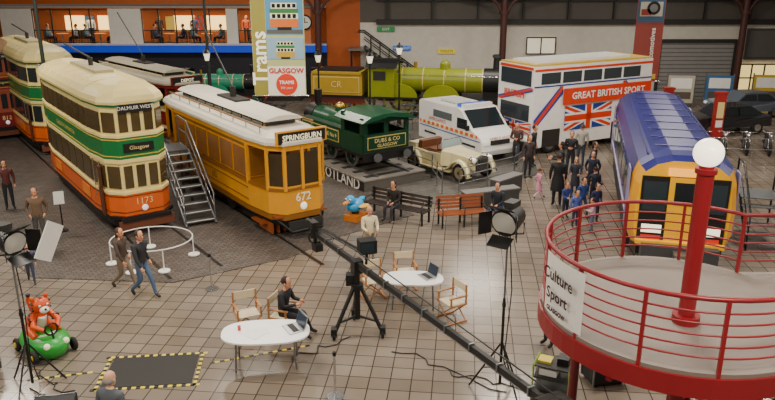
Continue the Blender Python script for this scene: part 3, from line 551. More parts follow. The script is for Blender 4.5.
# modern train
m=M(); L=10.6; IND=mat('#2c2a86',.25,coat=.5,noise=.3,scale=1.2); ROOF=mat('#24256c',.35,noise=.4,scale=1.5); YEL=mat('#ecb010',.35); GLD=mat('#d8981a',.3)
half=[(-1.22,.85),(-1.34,1.2),(-1.36,1.9),(-1.30,2.6),(-1.16,2.98),(-.85,3.2),(-.4,3.32)]
prof=half+[(-x,z) for x,z in half[::-1]]; n=len(prof)
def section(y,s,zs=1): return [(x*s,y,.85+(z-.85)*zs) for x,z in prof]
def mt(k,i):
    if k<=1: return GLD if i<4 or i>8 else ROOF
    return ROOF if 3<=i<=9 else IND
m.loft([section(-L/2,.86,.93),section(-L/2+.18,.96,.98),section(-L/2+.55,1,1),section(-L/2+.56,1,1),section(L/2,1,1)],mt,smooth=False,capm=YEL)
f=-L/2-.01
m.box((0,f-.01,1.85),(2.14,.04,1.75),BLACK); m.box((0,f-.03,1.75),(.78,.06,1.95),YEL); m.box((0,f-.065,2.3),(.5,.02,.6),glass('#1c2226'))
for x in (-1,1):
    m.box((x*.72,f-.035,2.2),(.58,.03,.78),glass('#2b363c')); m.box((x*.72,f-.035,1.3),(.5,.03,.22),mat('#fff2d8',.2,emit=1.2)); m.box((x*.72,f-.035,1.06),(.5,.03,.12),mat('#b82a20',.3,emit=.4))
m.box((0,f-.04,2.86),(.9,.04,.2),mat('#ffb040',.3,emit=1.0)); m.box((0,f-.2,.72),(1.9,.5,.45),mat('#3b3c3e',.5)); m.box((0,f-.5,.75),(.35,.6,.25),STEEL); m.box((0,f-.1,.95),(2.2,.2,.1),YEL)
for k in range(6):
    y=-3.9+k*1.5
    for x in (-1,1): m.box((x*1.345,y,2.15),(.04,1.15,.62),glass('#5c5f58',.06))
for y in (-4.6,4.6):
    for x in (-1,1): m.box((x*1.352,y if y>0 else -4.65,1.95),(.04,.5,1.7),mat('#8a86b0',.4))
for x in (-1,1): m.box((x*1.36,0,1.45),(.02,L-1.3,.06),mat('#c9c4dc',.4)); m.box((x*1.2,0,.65),(.1,L-1.6,.5),mat('#2b2c2e',.6))
for y in (-3.6,3.6):
    for dy in (-.9,.9):
        for x in (-.72,.72): m.cyl((x-.06,y+dy,.52),(x+.06,y+dy,.52),.42,DARK,n=20)
    for x in (-.95,.95): m.box((x,y,.55),(.12,2.6,.3),BLACK)
for x in (-.72,.72): m.box((x,0,.05),(.07,L+1.5,.1),STEEL)
for x in (-.5,.5): m.tube([(x,f-.05,2.15),(x*1.3,f-.05,1.95)],.012,BLACK)
for x in (-.95,.95): m.tube([(x,-L/2+.6,3.17),(x,L/2,3.17)],.02,ROOF)
for k in range(9): m.box((0,-4.3+k*1.1,3.325),(1.5,.05,.025),ROOF)
m.finish('passenger_train',(9.0,22.9,0),-14.5)
m=M()
for x in (0,1.1):
    m.tube([(x,0,0),(x,0,1.1),(x,1.6,2.2),(x,2.4,2.2),(x,2.4,0)],.03,BLACK); m.tube([(x,0,.6),(x,1.6,1.7),(x,2.4,1.7)],.02,BLACK); m.tube([(x,0,.1),(x,1.6,1.2),(x,2.4,1.2)],.04,BLACK)
for i in range(6): m.box((.55,.15+i*.27,.2+i*.2),(1.1,.27,.04),STEEL)
m.box((.55,2.0,1.2),(1.1,.8,.05),STEEL); m.finish('train_boarding_steps',(10.45,19.6,0),-14.5)

# ------------------------------------------------------------------ RED PLATFORM
PX,PY,PR,PZ=4.5,10.25,2.05,2.8
m=M(); DK=mat('#7f736a',.6)
ring=[(PX+PR*math.cos(2*PI*i/48),PY+PR*math.sin(2*PI*i/48)) for i in range(48)]
m.prism(ring,'xy',PZ-.06,PZ,DK); m.prism([(x*1+ (x-PX)*.02,y+(y-PY)*.02) for x,y in ring],'xy',PZ-.36,PZ-.061,RED)
m.box((9.2,PY,PZ-.03),(6.4,2.6,.059),DK); m.box((9.2,PY-1.33,PZ-.2),(6.4,.06,.34),RED); m.box((9.2,PY+1.33,PZ-.2),(6.4,.06,.34),RED); m.box((9.2,PY,PZ-.24),(6.4,2.5,.1),DARK)
def rail_path(pts,cl=False):
    for hz,r in ((1.05,.034),(.86,.015),(.7,.015),(.54,.015),(.38,.015),(.22,.015)): m.tube([(x,y,z+hz) for x,y,z in pts],r,RED,6,closed=cl)
a0=math.asin(1.3/PR)
arc=[(PX+(PR-.02)*math.cos(t),PY+(PR-.02)*math.sin(t),PZ) for t in [a0+(2*PI-2*a0)*i/40 for i in range(41)]]
far=[(12.3,PY+1.31,PZ),(8,PY+1.31,PZ)]; near=[(8,PY-1.31,PZ),(12.3,PY-1.31,PZ)]
rail_path(far+arc+near)
for i in range(0,41,4): x,y,z=arc[i]; m.box((x,y,z+.4),(.05,.05,1.3),RED,rz=math.atan2(y-PY,x-PX))
for x in (7.3,8.6,9.9,11.2):
    for y in (PY-1.31,PY+1.31): m.box((x,y,PZ+.4),(.05,.05,1.3),RED)
m.cyl((PX-.05,PY-.55,0),(PX-.05,PY-.55,5.1),.12,RED,n=18); m.cyl((PX-.05,PY-.55,PZ),(PX-.05,PY-.55,PZ+.12),.2,RED,n=18); m.cyl((PX-.05,PY-.55,5.1),(PX-.05,PY-.55,5.17),.15,RED,n=18)
for x,y in ((8.5,9.4),(8.5,11.3),(12,9.4),(12,11.3),(3.3,11.2),(5.6,11.8)): m.cyl((x,y,0),(x,y,PZ-.3),.08,mat('#6a2024',.4),n=12)
for t in range(0,360,45): m.box((PX+1.0*math.cos(math.radians(t)),PY+1.0*math.sin(math.radians(t)),PZ-.42),(2.0,.08,.12),RED,rz=math.radians(t))
for i in range(13):
    m.box((5.4+i*.3,11.0,.15+i*.2),(.32,1.1,.05),DK); m.box((5.26+i*.3,11.0,.165+i*.2),(.05,1.1,.06),mat('#d8d4cc',.5))
for y in (10.42,11.58): m.tube([(5.2,y,.05),(9.1,y,2.65)],.07,RED); m.tube([(5.2,y,0),(5.2,y,1.05),(7.5,y,2.45)],.03,RED)
a1,a2=math.radians(184),math.radians(212)
A=[a1+(a2-a1)*i/8 for i in range(9)]
m.loft([[(PX+(PR+.03)*math.cos(t),PY+(PR+.03)*math.sin(t),PZ+zz) for t in A] for zz in (.05,1.0)],mat('#ece8e0',.4),ring=False,caps=False)
for txt,zz,sz,cc in (('Culture',.74,.25,'#2c0c24'),('Sport',.44,.25,'#2c0c24'),('GLASGOW',.2,.1,'#2c0c24')):
    t=math.radians(198); m.text(txt,sz,(PX+(PR+.09)*math.cos(t),PY+(PR+.09)*math.sin(t),PZ+zz),mat(cc,.5),xd=(math.cos(t+PI/2),math.sin(t+PI/2),0),bold=.006)
m.finish('spiral_stair_platform')
m=M(); m.sph((0,0,0),.205,mat('#fff4d8',.3,emit=2.0,noise=0),20,14); m.cyl((0,0,-.22),(0,0,-.16),.1,RED,n=14); m.finish('globe_lamp',(PX-.05,PY-.55,5.39))

# ------------------------------------------------------------------ FURNITURE
def desk(name,loc,w,d,yaw):
    m=M(); pts=[(w/2*math.copysign(abs(math.cos(t))**.75,math.cos(t)),d/2*math.copysign(abs(math.sin(t))**.75,math.sin(t))) for t in [2*PI*i/32 for i in range(32)]]
    m.prism(pts,'xy',.71,.745,mat('#faf8f4',.3))
    for x in (-1,1):
        for y in (-1,1): m.cyl((x*w*.34,y*d*.28,0),(x*w*.32,y*d*.26,.71),.022,STEEL)
    m.tube([(-w*.32,0,.66),(w*.32,0,.66)],.02,STEEL); m.finish(name,loc,yaw)
desk('white_table',(-2.5,13.25,0),1.8,1.05,5); desk('white_table',(.62,15.95,0),1.45,.85,-3)
def laptop(loc,yaw,sc_=1):
    m=M(); m.box((0,0,.01),(.34,.24,.02),mat('#b9bbbd',.3,.7)); m.box((0,.0,.023),(.28,.1,.004),DARK); m.box((0,.16,.13),(.34,.015,.23),mat('#c3c5c7',.3,.7),rx=-.3); m.box((0,.15,.13),(.31,.01,.2),glass('#27384a'),rx=-.3); m.finish('laptop',loc,yaw,scale=sc_)
laptop((-1.95,13.35,.745),-60,1.3); laptop((.95,16.0,.745),-60,1.2)
m=M()
for i,(x,y) in enumerate(((0,0),(.25,.05),(.1,-.15))): m.box((x,y,.003+.001*i),(.21,.29,.003),WHITE,rz=i*.5)
m.cyl((-.25,.1,0),(-.25,.1,.1),.035,mat('#c8443a',.4)); m.finish('papers_and_cup',(-2.8,13.2,.746))
def director_chair(loc,yaw):
    m=M(); W=mat('#a87342',.5); CV=mat('#d8c9a8',.8)
    for x in (-.26,.26):
        m.tube([(x,-.22,.02),(-x,-.22,.44)],.018,W); m.tube([(x,.22,.02),(-x,.22,.44)],.018,W)
        m.box((x,0,.02),(.04,.5,.04),W); m.box((x,0,.45),(.04,.48,.04),W); m.box((x,-.2,.55),(.035,.035,.22),W); m.box((x,.21,.68),(.035,.035,.5),W); m.box((x,0,.66),(.055,.5,.025),W)
    m.box((0,0,.46),(.5,.42,.02),CV); m.box((0,.22,.83),(.54,.02,.18),CV); m.finish('directors_chair',loc,yaw)
director_chair((-3.15,14.65,0),25); director_chair((1.5,15.25,0),-60); director_chair((.45,17.0,0),10); director_chair((-.35,16.45,0),20); director_chair((-2.35,14.6,0),72)
m=M()
for i in range(5): m.box((0,-.2+i*.1,.44),(1.6,.08,.03),WOOD)
for i in range(4): m.box((0,.27+i*.02,.55+i*.11),(1.6,.03,.085),WOOD,rx=-.2)
for x in (-.72,0,.72): m.box((x,.02,.4),(.05,.5,.04),BLACK); m.box((x,-.2,.2),(.05,.05,.4),BLACK); m.box((x,.26,.42),(.05,.06,.86),BLACK); m.tube([(x,-.22,.44),(x,-.24,.62),(x,.25,.66)],.02,BLACK)
m.finish('wooden_bench',(2.4,21.8,0),12)
m=M()
for i in range(4): m.box((0,-.18+i*.12,.44),(2.3,.09,.03),mat('#332a26',.5))
for i in range(3): m.box((0,.27+i*.03,.56+i*.12),(2.3,.03,.09),mat('#332a26',.5),rx=-.2)
for x in (-1.05,0,1.05): m.box((x,.02,.4),(.05,.5,.04),BLACK); m.box((x,-.18,.2),(.05,.05,.4),BLACK); m.box((x,.28,.44),(.05,.06,.88),BLACK); m.tube([(x,-.22,.44),(x,-.24,.64),(x,.27,.68)],.02,BLACK)
m.finish('park_bench',(.3,22.35,.02),-32)
m=M(); m.box((0,0,.42),(.5,.5,.06),DARK); [m.box((x,y,.2),(.05,.05,.4),BLACK) for x in(-.2,.2) for y in (-.2,.2)]; m.finish('stool',(3.6,22.25,0),-35)
for x,y,yw,w in ((3.5,23.4,20,2.0),(4.3,25.0,45,1.4)):
    m=M(); m.box((0,0,.38),(w,.4,.6),mat('#474544',.5)); m.box((0,0,.7),(w+.06,.46,.05),mat('#6b6966',.5)); m.box((0,0,.04),(w-.1,.3,.08),BLACK); m.finish('display_barrier',(x,y,0),yw)

# ------------------------------------------------------------------ FENCES
def fence(name,pts,h=.95,mt=STEEL,step=1.2,bars=(1,.5),r=.022,z=.02):
    m=M(); P=[Vector((*p,0)) for p in pts]
    for a,b in zip(P,P[1:]):
        n=max(1,round((b-a).length/step))
        for i in range(n+1): q=a+(b-a)*i/n; m.cyl(q,q+Vector((0,0,h)),r,mt,n=6); m.cyl(q,q+Vector((0,0,.02)),.07,mt,n=8)
        for k in bars: m.tube([a+Vector((0,0,h*k)),b+Vector((0,0,h*k))],r*.8,mt)
    m.finish(name,(0,0,z))
fence('barrier_railing',[(-2.75,34.0),(1.75,27.3),(2.0,25.2)],bars=(1,.7,.4)); fence('barrier_railing',[(2.6,25.1),(4.9,26.9),(6.0,29.0)],bars=(1,.7,.4)); fence('barrier_railing',[(-3.4,37.0),(4.8,35.6)],bars=(1,.6)); fence('barrier_railing',[(.0,35.0),(1.0,31.0)],bars=(1,.6))
m=M(); pts=[(1.12*math.cos(2*PI*i/32),1.0*math.sin(2*PI*i/32),.62) for i in range(32)]; m.tube(pts,.016,WHITE,6,closed=True)
for t in (200,255,300,20,110): 
    x,y=1.12*math.cos(math.radians(t)),1.0*math.sin(math.radians(t)); m.cyl((x,y,.02),(x,y,.64),.018,WHITE,n=6); m.cyl((x,y,0),(x,y,.03),.16,WHITE,n=16)
m.finish('ring_barrier',(-6.6,18.85,.035))
for x,y in ((-1.0,12.0),(-4.5,16.9)):
    m=M(); m.cyl((0,0,0),(0,0,.03),.17,CHROME,n=20); m.cyl((0,0,.03),(0,0,.95),.025,CHROME); m.cyl((0,0,.9),(0,0,.98),.035,BLACK); m.finish('barrier_post',(x,y,0))
m=M(); m.cyl((0,0,0),(0,0,.03),.15,BLACK,n=14); m.cyl((0,0,0),(0,0,1.0),.02,BLACK); m.box((0,-.03,1.1),(.35,.03,.45),mat('#3a3c3e',.4),rx=-.4); m.box((0,-.05,1.1),(.3,.02,.4),mat('#c9c6bc',.5),rx=-.4); m.finish('information_sign',(-10.15,21.2,.02),20)

m=M(); m.box((0,0,.008),(1.75,1.15,.016),mat('#1e1c1a',.6)); 
for y in (-.62,.62):
    for i in range(24): m.box((-1.0+i*.087,y,.006),(.087,.07,.012),mat('#d8c23a',.5) if i%2 else BLACK)
for x in (-.95,.95):
    for i in range(14): m.box((x,-.6+i*.087,.006),(.07,.087,.012),mat('#d8c23a',.5) if i%2 else BLACK)
m.finish('floor_mat',(-4.82,12.95,0),6)
m=M()
for a,b in (((-7.2,12.6),(-6.0,12.9)),((-3.7,13.25),(-1.7,14.0))):
    a=Vector(a);b=Vector(b);n=int((b-a).length/.1)
    for i in range(n):
        p=a+(b-a)*(i+.5)/n; m.box((p.x,p.y,.004),(.1,.06,.006),mat('#d8c23a',.5) if i%2 else BLACK,rz=math.atan2((b-a).y,(b-a).x))
m.finish('hazard_tape')
m=M()
for k,(a,b) in enumerate((((-7.0,12.2),(-5.5,11.6)),((-7.2,12.9),(-6.0,12.0)),((2.2,12.2),(.2,13.8)),((-2.0,13.4),(-.8,14.4)),((3.2,12.0),(1.2,12.9)))):
    pts=[(a[0]+(b[0]-a[0])*i/12+.12*math.sin(i*1.3+k),a[1]+(b[1]-a[1])*i/12+.1*math.cos(i*1.7+k),.015) for i in range(13)]; m.tube(pts,.012,BLACK,5)
m.finish('floor_cables')

# ------------------------------------------------------------------ FILM EQUIPMENT
m=M(); piv=Vector((-.67,14.6,1.62))
for t in (100,215,335):
    c,s_=math.cos(math.radians(t)),math.sin(math.radians(t)); ft=(piv.x+.62*c,piv.y+.62*s_,.13)
    m.tube([(piv.x+.08*c,piv.y+.08*s_,1.15),(piv.x+.35*c,piv.y+.35*s_,.65),ft],.045,BLACK); m.tube([(piv.x,piv.y,.42),(piv.x+.5*c,piv.y+.5*s_,.38)],.028,BLACK)
    m.torus((ft[0],ft[1],.12),.085,.036,RUB,'X',14,6); m.box((ft[0],ft[1],.22),(.13,.18,.14),BLACK); m.box((ft[0],ft[1],.1),(.15,.06,.06),STEEL)
m.cyl((piv.x,piv.y,.35),(piv.x,piv.y,1.5),.065,BLACK,n=12); m.cyl((piv.x,piv.y,1.1),(piv.x,piv.y,1.2),.14,BLACK,n=14); m.box(piv,(.22,.22,.3),BLACK,rz=.45)
a=Vector((-1.8,16.8,1.58)); b=Vector((2.45,8.5,1.97)); d=(b-a).normalized(); side=d.cross(Vector((0,0,1))).normalized(); up=side.cross(d)
rz=math.atan2(d.y,d.x)
mid=(a+b)/2; m.box(mid,((b-a).length,.085,.11),BLACK,rz=rz,ry=-math.asin(d.z)); m.tube([a+up*.16,piv+Vector((0,0,.35)),b+up*.2],.014,BLACK); m.tube([a-up*.1,b-up*.1],.014,STEEL)
for i in range(1,12): q=a+(b-a)*i/12; m.box(q,(.03,.12,.15),STEEL,rz=rz)
m.box(a,(.2,.2,.22),BLACK); m.cyl(a,a+Vector((0,0,-.32)),.05,BLACK); m.torus(a+Vector((0,0,-.12)),.16,.025,BLACK,'Y',16,6); m.box(a+Vector((-.05,.05,.2)),(.18,.34,.2),BLACK,rz=.5); m.cyl(a+Vector((-.12,.18,.2)),a+Vector((-.22,.4,.2)),.06,DARK,n=12); m.box(a+Vector((.05,-.05,-.35)),(.2,.26,.18),BLACK,rz=.5)
m.box(piv+Vector((.22,.15,.42)),(.38,.3,.3),BLACK,rz=.3); m.box(piv+Vector((.24,-.02,.42)),(.3,.02,.22),glass('#26323a'),rz=.3); m.cyl(piv+Vector((.2,.1,.0)),piv+Vector((.22,.15,.3)),.03,BLACK)
m.box(piv+Vector((-.1,.1,-.35)),(.3,.22,.25),BLACK)
for i in range(4): q=b-d*(.1+.09*i); m.cyl(q-side*.22,q+side*.22,.14,DARK,n=14)
m.finish('camera_crane')
def light_stand(loc,h,yaw,board=False,R=.26):
    m=M()
    for t in (90,210,330):
        c,s_=math.cos(math.radians(t)),math.sin(math.radians(t)); m.tube([(.03*c,.03*s_,.95),(.6*c,.6*s_,.02)],.019,BLACK); m.tube([(.03*c,.03*s_,.45),(.33*c,.33*s_,.43)],.012,BLACK)
    m.cyl((0,0,.1),(0,0,h*.55),.028,BLACK); m.cyl((0,0,h*.5),(0,0,h-.2),.02,STEEL); m.cyl((0,0,h*.5),(0,0,h*.5+.08),.04,BLACK)
    m.tube([(-R-.05,0,h),(-R-.05,0,h-.22),(0,0,h-.3),(R+.05,0,h-.22),(R+.05,0,h)],.016,BLACK)
    m.cyl((0,.28,h+.02),(0,-.18,h-.04),R*.8,BLACK,r2=R,n=20); m.cyl((0,-.18,h-.04),(0,-.2,h-.045),R*.88,mat('#b8b4a8',.15,emit=.1),n=20); m.box((0,.12,h+R),(.2,.3,.1),DARK)
    for t in (0,90,180,270):
        T=Matrix.Translation((0,-.2,h-.04))@Matrix.Rotation(math.radians(t),4,'Y'); m.T=T; m.box((0,-.12,R+.05),(.42,.28,.012),BLACK,rx=-.5); m.T=None
    if board: m.box((.5,-.45,h-.12),(.62,.02,.72),WHITE,rx=.25,rz=.5,ry=.5); m.tube([(0,0,h-.25),(.4,-.3,h-.2)],.012,BLACK)
    m.tube([(.03,0,h-.1),(.12,.05,h*.6),(.05,.02,.6),(.2,.1,.05)],.012,BLACK,5)
    m.finish('studio_light',loc,yaw)
light_stand((2.2,12.35,0),3.5,-35); light_stand((-6.95,12.35,0),3.1,60,True,.24)
for x,y,w,dd,h,c in ((-6.0,11.2,.7,.45,.4,'#1d1d20'),(-8.1,12.7,.5,.5,.5,'#26262a'),(4.3,12.6,.7,.5,.5,'#1f2022')):
    m=M(); m.box((0,0,h/2+.05),(w,dd,h-.05),mat(c,.6))
    for sx in (-1,1):
        for sy in (-1,1): m.box((sx*w/2,sy*dd/2,h/2+.05),(.03,.03,h),STEEL); m.sph((sx*w*.4,sy*dd*.35,.05),.05,RUB,8,6)
        m.box((0,sx*dd/2,h+.02),(w,.03,.03),STEEL)
    m.box((0,-dd/2-.01,h*.5),(.15,.02,.08),CHROME); m.finish('flight_case',(x,y,0),12)
m=M(); GG=mat('#8fae3a',.5)
for x in (-.4,.4):
    m.tube([(x,-.3,.12),(x,-.3,.75),(x,.3,.75),(x,.3,.12)],.025,GG)
    for y in (-.3,.3): m.torus((x,y,.09),.06,.03,RUB,'X',12,6)
for z in (.15,.45,.74): m.box((0,0,z),(.8,.6,.03),DARK)
m.box((-.1,0,.55),(.4,.35,.16),WHITE); m.box((.2,.05,.84),(.25,.3,.16),BLACK); m.box((-.2,0,.78),(.3,.3,.06),mat('#c9b83c',.5)); m.finish('equipment_trolley',(3.2,12.2,0),-25,scale=.85)

# kiddie rides: tiger leaning over a green kart
m=M(); LG2=mat('#2a9c38',.35); TO=mat('#d85014',.4)
m.loft([[(rx*math.cos(2*PI*i/20),oy+ry*math.sin(2*PI*i/20),z) for i in range(20)] for z,rx,ry,oy in ((0,.3,.5,0),(.08,.4,.62,0),(.28,.46,.72,0),(.4,.4,.66,-.02),(.46,.28,.5,-.04))],LG2,smooth=True)
m.torus((0,.05,.44),.3,.045,mat('#b8dca8',.4),'Z',20,8)
for x in (-1,1):
    for y in (-.42,.42): m.torus((x*.42,y,.15),.1,.05,RUB,'X',14,6); m.cyl((x*.42,y,.15),(x*.48,y,.15),.06,mat('#e0c030',.4))
    m.sph((x*.2,-.6,.38),.07,mat('#fff6d0',.2,emit=.2),8,6)
m.tube([(0,.35,.42),(0,.22,.66),(0,.02,.92)],[.2,.22,.15],TO,12); m.tube([(0,.3,.44),(0,.1,.62),(0,-.07,.85)],[.1,.13,.09],WHITE,10)
m.sph((0,-.08,1.1),(.19,.17,.17),TO); m.sph((0,-.24,1.04),(.1,.08,.075),WHITE); m.sph((0,-.31,1.07),.028,BLACK,8,6)
for x in (-1,1):
    m.sph((x*.15,-.04,1.26),(.05,.03,.055),TO,8,6); m.sph((x*.08,-.235,1.14),.028,WHITE,8,6); m.sph((x*.08,-.258,1.14),.015,BLACK,6,4)
    m.tube([(x*.15,.0,.88),(x*.27,-.2,.72),(x*.13,-.42,.66)],[.07,.06,.05],TO,8); m.tube([(x*.15,.3,.5),(x*.25,.0,.5),(x*.24,-.2,.45)],[.12,.09,.07],TO,8)
    for i in range(4): m.box((x*.15,.08+i*.075,.9-i*.12),(.15,.06,.035),BLACK,ry=x*.5)
    for i in range(3): m.box((x*.15,-.06,1.17-i*.07),(.1,.1,.022),BLACK,ry=x*.4)
    m.box((x*.24,-.13,.77),(.13,.04,.13),BLACK,ry=.3)
m.torus((0,-.44,.66),.13,.02,BLACK,'Y',16,6); m.cyl((0,-.44,.66),(0,-.5,.42),.02,BLACK)
m.tube([(0,.42,.5),(.05,.62,.7),(0,.62,.98),(.0,.55,1.1)],.035,TO); m.sph((0,.55,1.12),.05,BLACK,8,6); m.box((0,-.06,1.265),(.05,.14,.02),BLACK); m.finish('tiger_kiddie_ride',(-7.35,13.8,0),48)
m=M(); BB=mat('#2f9fdc',.35)
m.box((0,0,.12),(.6,.8,.24),mat('#d07a2a',.4)); m.cyl((0,0,.24),(0,0,.4),.15,DARK); m.sph((0,0,.58),(.3,.48,.26),BB); m.sph((0,-.35,.88),.2,BB); m.cyl((0,-.5,.85),(0,-.72,.82),.09,mat('#e8902a',.4),r2=.03)
for x in (-1,1): m.sph((x*.38,.05,.6),(.18,.3,.06),mat('#e8b02a',.4)); m.sph((x*.1,-.52,.95),.04,WHITE,8,6); m.sph((x*.1,-.555,.95),.02,BLACK,6,4)
m.sph((0,.5,.72),(.12,.2,.1),BB); m.finish('bird_kiddie_ride',(-1.05,22.35,.02),-30,scale=.82)

# motorcycles and exhibits at right
for i in range(7):
    m=M(); c=('#1a1a1c','#8a1c1c','#1c2a4a','#1a1a1c','#3a3a3c','#7a1a1a','#18181a')[i]; PT=mat(c,.3)
    for y in (-.7,.7): m.torus((0,y,.31),.25,.06,RUB,'X',20,8); m.cyl((-.04,y,.31),(.04,y,.31),.07,CHROME); [m.cyl((0,y,.31),(0,y+.24*math.cos(t*PI/4),.31+.24*math.sin(t*PI/4)),.008,CHROME,n=4) for t in range(8)]
    for x in (-.07,.07): m.tube([(x,-.7,.31),(x,-.5,.8),(x,-.44,.95)],.022,CHROME); m.tube([(x,.7,.31),(x,.1,.35)],.02,CHROME); m.tube([(x*1.8,-.1,.3),(x*1.8,.85,.36)],.035,CHROME)
    m.sph((0,-.18,.78),(.15,.3,.14),PT); m.box((0,.3,.76),(.24,.55,.1),BLACK); m.box((0,-.08,.42),(.26,.4,.34),STEEL); m.tube([(-.35,-.38,1.0),(0,-.46,.98),(.35,-.38,1.0)],.016,CHROME); m.sph((0,-.6,.85),.1,CHROME); m.tube([(0,.45,.62),(0,.85,.68),(0,1.02,.5)],[.06,.07,.05],PT); m.tube([(.05,0,.3),(.2,.05,.0)],.015,STEEL)
    m.finish('motorcycle',(14.2+i*.95,31.8-i*.1,0),-20)
for x,y,c,yw in ((17.0,35.8,'#26262a',10),(22.3,36.2,'#b01c1c',10),(20.0,40.0,'#5c6470',5)):
    m=M(); B_=mat(c,.25,coat=.5)
    m.loft([[(x_,y_*(.8 if z_<.96 else .66),z_) for x_,z_ in ((-2.0,.35),(-2.05,.7),(-1.9,.85),(-1.0,.95),(-.45,1.38),(.9,1.4),(1.6,.98),(2.0,.92),(2.05,.4))] for y_ in (-1,1)],B_)
    for s_ in (-1,1):
        m.add([(-.85,s_*.81,.99),(-.42,s_*.7,1.32),(.15,s_*.7,1.33),(.15,s_*.81,.99)],[(0,1,2,3)],GL); m.add([(.22,s_*.81,.99),(.22,s_*.7,1.33),(.85,s_*.7,1.33),(1.35,s_*.81,.99)],[(0,1,2,3)],GL)
        for xx in (-1.3,1.3): m.torus((xx,s_*.72,.33),.24,.09,RUB,'Y',18,8); m.cyl((xx,s_*.66,.33),(xx,s_*.82,.33),.18,CHROME,n=14)
        m.box((-2.0,s_*.55,.72),(.12,.25,.12),mat('#fff8e8',.1,emit=.3))
    m.finish('parked_car',(x,y,0),yw)
for x,y,h in ((14.4,36.8,2.0),(15.9,34.2,2.2),(12.9,31.4,1.4)):
    m=M(); m.box((0,0,h/2),(.45,.3,h),mat('#a82824',.5)); m.box((0,0,h+.05),(.55,.36,.1),mat('#a82824',.5)); m.box((0,0,.05),(.6,.45,.1),DARK); m.box((0,-.16,h*.65),(.32,.02,h*.35),CREAM); m.box((0,-.16,h*.35),(.32,.02,h*.15),WHITE); m.finish('red_display_post',(x,y,0))
for x,y,c in ((19.6,42.6,'#3a6a9c'),(22.5,42.8,'#c8a83c'),(17.3,42.5,'#b8b0a0'),(11.2,44.4,'#3a6a9c')):
    m=M(); m.box((0,0,1.1),(1.5,.08,1.6),mat(c,.5)); m.box((0,-.05,1.45),(1.2,.02,.6),WHITE); m.box((0,-.05,.75),(1.2,.02,.4),mat('#5a5048',.5))
    for sx in (-.78,.78): m.cyl((sx,0,0),(sx,0,2.0),.04,STEEL); m.box((sx,0,.02),(.1,.6,.04),STEEL)
    m.finish('display_panel',(x,y,0),-8)
fence('barrier_railing',[(13.4,30.4),(22.5,29.2)],bars=(1,.5),mt=CHROME,z=0)

# ------------------------------------------------------------------ PEOPLE PLACEMENT
person('man',(-6.08,16.45),62,1.78,'walk',top='#26262a',legs='#4a5f7c',hair='#3a2a20',arms='swing')
person('woman',(-6.75,16.95),70,1.66,'walk',top='#4a3c34',legs='#7a6a58',hair='#4a3020',arms='swing',long_hair=True)
person('man',(-10.3,20.05),20,1.75,'stand',top='#6b5440',legs='#4c4a48',hair='#5a4a3c',arms='pocket',bulk=1.1,z=.02)
person('child',(-9.3,17.3),30,1.08,'walk',top='#4a4468',legs='#33384a',hair='#6a4a30',arms='swing')
person('seated_man',(-2.35,14.6),72,1.76,'sit',top='#1d1e22',legs='#23242a',hair='#2a1c14',arms='rest',lean=.15,z=.02)
person('man',(-4.4,9.95),160,1.76,'stand',top='#4d5258',legs='#3a3a40',hair='#8a8480',arms='down',bald=True,skin='#d0a080')
person('woman',(-.5,18.75),15,1.62,'stand',top='#d8cca8',legs='#8a7d64',hair='#b89c60',arms='fwd')
person('seated_woman',(.25,22.38),-32,1.68,'sit',top='#2b2522',legs='#2c2a30',hair='#2a1a12',arms='lap',lean=.15,long_hair=True,z=.04)
person('seated_man',(3.6,22.25),-35,1.7,'sit',top='#20242c',legs='#26304a',hair='#2a1a12',arms='lap',lean=.1)
person('woman',(3.5,14.0),-60,1.6,'stand',top='#9a86b8',legs='#2a2a2e',hair='#4a3020',long_hair=True)
person('man',(5.85,23.75),170,1.85,'stand',top='#17171a',legs='#17171a',hair='#2a1c14',coat=True,arms='down',bulk=1.15)
cr=[(5.4,24.6,1.12,'#d890a8','#e0b0c0','child'),(6.0,28.9,1.74,'#22242a','#22242a','man'),(6.5,26.1,1.72,'#2b2b33','#20222a','woman'),(7.25,27.7,1.78,'#1f2126','#2a2c34','man'),(6.45,22.7,1.3,'#26407c','#23304e','child'),
(7.1,23.7,1.4,'#1f2430','#1f2028','child'),(5.95,21.6,1.2,'#4a5aa0','#2a3050','child'),(6.35,21.1,1.1,'#c9a0b0','#5a5a78','child'),(7.75,26.3,1.7,'#34343c','#22242c','woman'),(5.5,27.3,1.72,'#3b3030','#24242a','woman'),
(6.7,24.7,1.5,'#30323c','#2c3458','woman'),(8.0,29.0,1.78,'#a9a398','#3a4050','man'),(5.4,29.4,1.76,'#48302c','#2a2c34','man'),(5.85,22.5,1.2,'#2a3a78','#20243a','child'),(6.7,22.0,1.3,'#22284a','#20243a','child'),(7.4,25.1,1.6,'#1e2434','#20243a','woman')]
for i,(x,y,h,t,l,nm) in enumerate(cr):
    person(nm,(x,y),random.choice((20,-60,100,170,-20,60,-110)),h,'stand' if i%4 else 'walk',top=t,legs=l,hair=random.choice(('#2a1c14','#5a3c22','#8a6a3a','#1c1410')),arms=random.choice(('down','fold','fwd','pocket')),long_hair=nm=='woman',coat=(nm=='woman' and i%2==0),skirt=('#d890a8' if i==0 else None),z=.02 if (x<6.2 and y>27.5) else 0)
person('man',(-8.6,31.0),10,1.75,'stand',top='#24344a',legs='#2a2c34',z=.02)
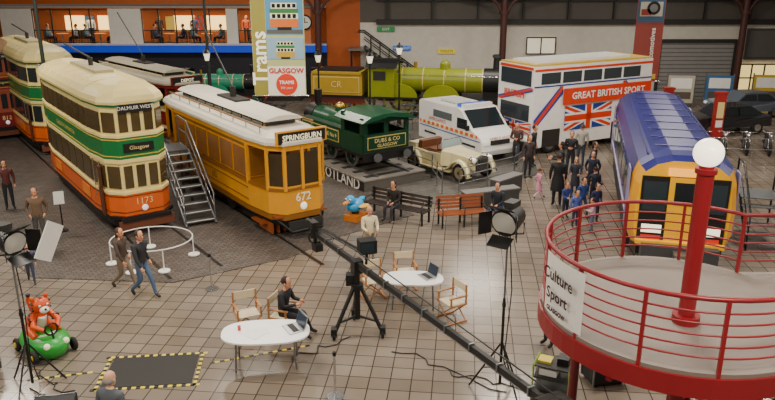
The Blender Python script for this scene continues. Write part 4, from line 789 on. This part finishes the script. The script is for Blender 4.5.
person('woman',(-12.9,23.4),30,1.68,'stand',top='#5a2a2a',legs='#22242a',z=.02,long_hair=True)
for i,x0 in enumerate(TX):
  for j,(dx,yw) in enumerate(((-.92,90),(.92,-90))):
    x=x0+dx
    m=M(); m.box((0,0,.43),(.4,.4,.05),DARK); m.box((0,.19,.7),(.4,.04,.5),DARK)
    for a_ in (-.17,.17):
        for b_ in (-.17,.17): m.box((a_,b_,.2),(.03,.03,.4),DARK)
    m.finish('cafe_chair',(x,46.9,3.23),yw)
    person('seated_woman' if (i+j)%2 else 'seated_man',(x,46.9),yw,1.7,'sit',top=random.choice(('#a33a30','#2b3a5c','#d0c8bc','#3a3a3e','#5a7a8c')),legs='#25262c',hair=random.choice(('#2a1c14','#6a4a2a')),arms='lap',z=3.25)
for x,t in ((-19.5,'#d8d0c0'),(-15.0,'#2a2a30'),(-9.3,'#c85a3a'),(-12.7,'#3a4a6a')): person('man',(x,48.6),20,1.75,'stand',top=t,z=3.23)

# ------------------------------------------------------------------ LIGHTS
def area(name,loc,sx,sy,e,col,rot=(0,0,0)):
    l=bpy.data.lights.new(name,'AREA'); l.shape='RECTANGLE'; l.size=sx; l.size_y=sy; l.energy=e; l.color=col
    o=bpy.data.objects.new(name,l); scene.collection.objects.link(o); o.location=loc; o.rotation_euler=rot
for x in (-15,-5,5,15):
    for y in (5,15,25,37): area('ceiling_light',(x,y,9.3),2.6,.9,700 if y<37 else 520,(1,.91,.78))
area('cafe_light',(-19,47.9,5.5),6,1.5,110,(1,.78,.5)); area('cafe_light',(-10.5,47.9,5.5),8,1.5,150,(1,.78,.5))
w=bpy.data.worlds.new('World'); scene.world=w; w.use_nodes=True; bg=w.node_tree.nodes['Background']; bg.inputs[0].default_value=(1,.95,.88,1); bg.inputs[1].default_value=.24
# ------------------------------------------------------------------ CAMERA
cd=bpy.data.cameras.new('camera'); cd.sensor_width=36; cd.lens=720/775*36; cd.clip_end=200
co=bpy.data.objects.new('camera',cd); scene.collection.objects.link(co); co.location=(0,0,7.8); co.rotation_euler=(math.radians(90-17.7),0,0); scene.camera=co
